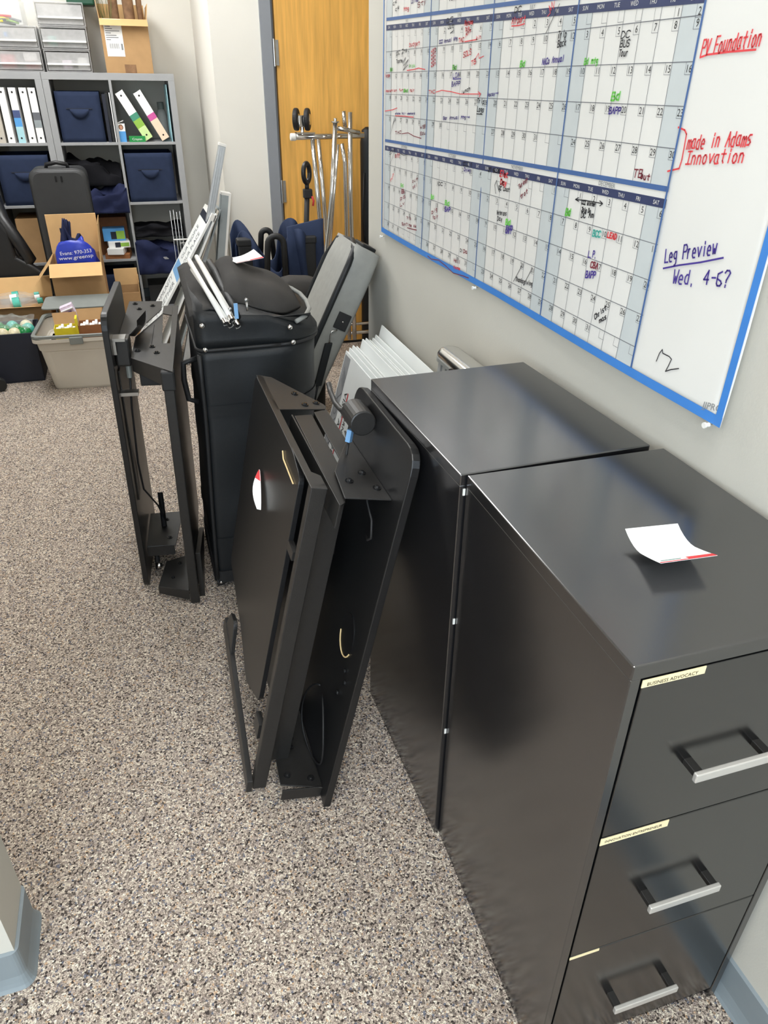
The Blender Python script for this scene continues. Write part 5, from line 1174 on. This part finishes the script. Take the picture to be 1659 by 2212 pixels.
# navy bin with ornaments
nb = thing('navy_bin', 'low navy bin of green ornaments beside the putty tote', 'storage bin', (-1.62, 4.42, 0))
q = MB(); x0, x1, y0, y1, h, t = -1.86, -1.405, 4.29, 4.56, .268, .006
for a, e in (((x0, y0, 0), (x1, y1, t)), ((x0, y0, t), (x1, y0+t, h)), ((x0, y1-t, t), (x1, y1, h)), ((x0, y0+t, t), (x0+t, y1-t, h)), ((x1-t, y0+t, t), (x1, y1-t, h))): q.box(a, e)
q.build('bin', M['navydark'], nb, bevel=.003)
q = MB(); q.box((x0+t, y0+t, .216), (x1-t, y1-t, .222)); o = q.build('packing_card', M['kraft'], None); tag(o, 'cardboard sheet under the ornaments in the navy bin', 'sheet')
k = 0
OR = [(-1.625, 4.335, 'greenball', 'green'), (-1.565, 4.335, 'creamball', 'cream'), (-1.505, 4.33, 'creamball', 'cream'), (-1.455, 4.34, 'greenball', 'green'), (-1.62, 4.40, 'greenball', 'green'), (-1.56, 4.40, 'greenball', 'green'), (-1.50, 4.40, 'greenball', 'green'), (-1.445, 4.405, 'tealball', 'teal'), (-1.68, 4.36, 'greenball', 'green'), (-1.60, 4.47, 'greenball', 'green'), (-1.53, 4.47, 'tealball', 'teal'), (-1.46, 4.47, 'creamball', 'cream')]
for x, y, mm, cl in OR:
    q = MB(); q.sphere((x, y, .222+.034), .034, n=16, m=10, fn=lambda d: 1+.05*noise.noise(d*5)); o = q.build('ornament', M[mm], None, smooth=True)
    tag(o, f'shiny {cl} ornament ball lying in the low navy bin', 'ornament', f'{cl} ornaments in the navy bin')
q = MB(); q.grid(lambda i, j: V((-1.70+.285*i, 4.30+.24*j, .296+.035*math.sin(i*3.1)*math.sin(j*3.1)+.02*noise.noise(V((i*7, j*7, 2))))), 20, 14); o = q.build('clear_wrap', M['film'], None, smooth=True); tag(o, 'loose clear plastic wrap over the ornaments in the navy bin', 'wrap')
# shallow cardboard tray with clear bottles
b, T = open_box(-1.80, -1.345, 4.70, 4.94, 0, .30, 'wide cardboard box with clear bottles behind the navy bin', (('b', 25, .12), ('f', 75, .06)))
q = MB(); q.box((-1.79, 4.71, .262), (-1.355, 4.93, .268)); o = q.build('packing_card', M['kraft'], None); tag(o, 'cardboard sheet under the clear bottles', 'sheet')
def bottle(x, y, z_, ln, mm, lb):
    q = MB(); ax = V((1, .08, .06)).normalized(); prof = ((0, .022), (.01, .034), (.3, .036), (.55, .034), (.72, .026), (.82, .015), (1, .014))
    up = V((0, 0, 1)); s2 = ax.cross(up).normalized(); u2 = s2.cross(ax); o_ = V((x, y, z_))
    r = thing('plastic_bottle', lb, 'bottle', o_, 'clear bottles in the cardboard box')
    q.loft([[o_+ax*(ln*t_)+(s2*math.cos(a*math.pi/9)+u2*math.sin(a*math.pi/9))*r_ for a in range(18)] for t_, r_ in prof]); q.build('bottle_body', M['film'], r, smooth=True)
    q = MB(); q.cyl(o_+ax*(ln*.94), o_+ax*(ln*1.08), .017, 14); q.build('cap', M[mm], r, bevel=.002)
    q = MB(); q.loft([[o_+ax*(ln*t_)+(s2*math.cos(a*math.pi/9)+u2*math.sin(a*math.pi/9))*.0365 for a in range(18)] for t_ in (.35, .52)], cap=False); q.build('band', M[mm], r, smooth=True)
bottle(-1.62, 4.75, .3045, .22, 'tealball', 'clear bottle with teal cap at the front of the wide cardboard box')
bottle(-1.64, 4.825, .3045, .22, 'card', 'clear bottle with white cap in the middle of the wide cardboard box')
bottle(-1.63, 4.90, .3045, .20, 'tealball', 'clear bottle with teal cap at the back of the wide cardboard box')
# black armchair at the left edge
ac = thing('armchair', 'black leather armchair at the left edge before the shelves', 'chair', (-1.86, 5.15, 0))
q = MB(); q.prism([at(*uv, y=5.015) for uv in ((-60, 455), (0, 480), (18, 500), (36, 555), (70, 572), (100, 592), (112, 626), (60, 640), (-60, 650))], (0, .05, 0)); q.build('side_panel', M['leather'], ac, bevel=.02, seg=4)
q = MB(); q.loft([[(a, b_, z_) for a, b_ in rnd([(-2.16+k, 5.03+k), (-1.64-k, 5.03+k), (-1.64-k, 5.40-k), (-2.16+k, 5.40-k)], .06, 5)] for z_, k in ((.34, .02), (.36, 0), (.44, 0), (.47, .02))]); q.build('seat', M['leather'], ac, smooth=True)
q = MB(); q.grid(lambda i, j: V((-1.90+.30*i-.10*math.cos(j*1.5), 5.30+.06*math.sin(i*3.1)+.04*j, .44+.52*j-.05*(2*i-1)**2)), 10, 10, (0, .07, 0)); q.build('backrest', M['leather'], ac, smooth=True)
q = MB(); q.tube([V((-1.60, 5.38, .80)), V((-1.57, 5.20, .78)), V((-1.54, 5.06, .72)), V((-1.48, 5.035, .60)), V((-1.44, 5.05, .50)), V((-1.50, 5.06, .43)), V((-1.66, 5.10, .40))], .038, 10); q.build('armrest', M['leather'], ac, smooth=True)
for x, y in ((-2.1, 5.08), (-1.7, 5.08), (-2.1, 5.35), (-1.7, 5.35)):
    q = MB(); q.cyl((x, y, 0), (x, y, .35), .02, 12); q.build('leg', M['rubber'], ac)
# office chair just outside the frame: only one caster shows
oc = thing('office_chair', 'office chair at the left edge showing one black caster wheel', 'chair', (-1.88, 4.0, 0))
q = MB(); q.cyl((-1.88, 4.0, .10), (-1.88, 4.0, .44), .028, 16); q.build('gas_post', M['rubber'], oc)
q = MB(); q.loft([[(-1.88+.25*math.cos(a*math.pi/12)*k, 4.0+.24*math.sin(a*math.pi/12)*k, z_) for a in range(24)] for z_, k in ((.44, .85), (.46, 1), (.51, 1), (.54, .9), (.545, .5))]); q.build('seat', M['leather'], oc, smooth=True)
q = MB(); q.grid(lambda i, j: V((-2.20+.03*math.sin(j*3), 3.78+.40*i, .56+.46*j)), 8, 8, (-.05, 0, 0)); q.build('backrest', M['leather'], oc, bevel=.01)
q = MB(); q.tube([V((-1.95, 4.0, .42)), V((-2.22, 4.0, .44)), V((-2.26, 4.0, .62))], .022, 8); q.build('back_bracket', M['rubber'], oc)
for k in range(5):
    a = math.radians(36+72*k); e = V((-1.88+.325*math.cos(a), 4.0+.325*math.sin(a), .085))
    q = MB(); q.tube([V((-1.88, 4.0, .12)), e], .022, 8, r1=.016); q.build('base_leg', M['rubber'], oc)
    for s_ in (-1, 1):
        ax = V((math.cos(a+1.2), math.sin(a+1.2), 0)); c = V((e.x, e.y, .034))+ax*.014*s_
        q = MB(); q.cyl(c-ax*.009, c+ax*.009, .034, 22); q.build('caster', M['rubber'], oc, bevel=.003)
    q = MB(); q.cyl((e.x, e.y, .05), (e.x, e.y, .095), .012, 10); q.build('caster_stem', M['steel'], oc)
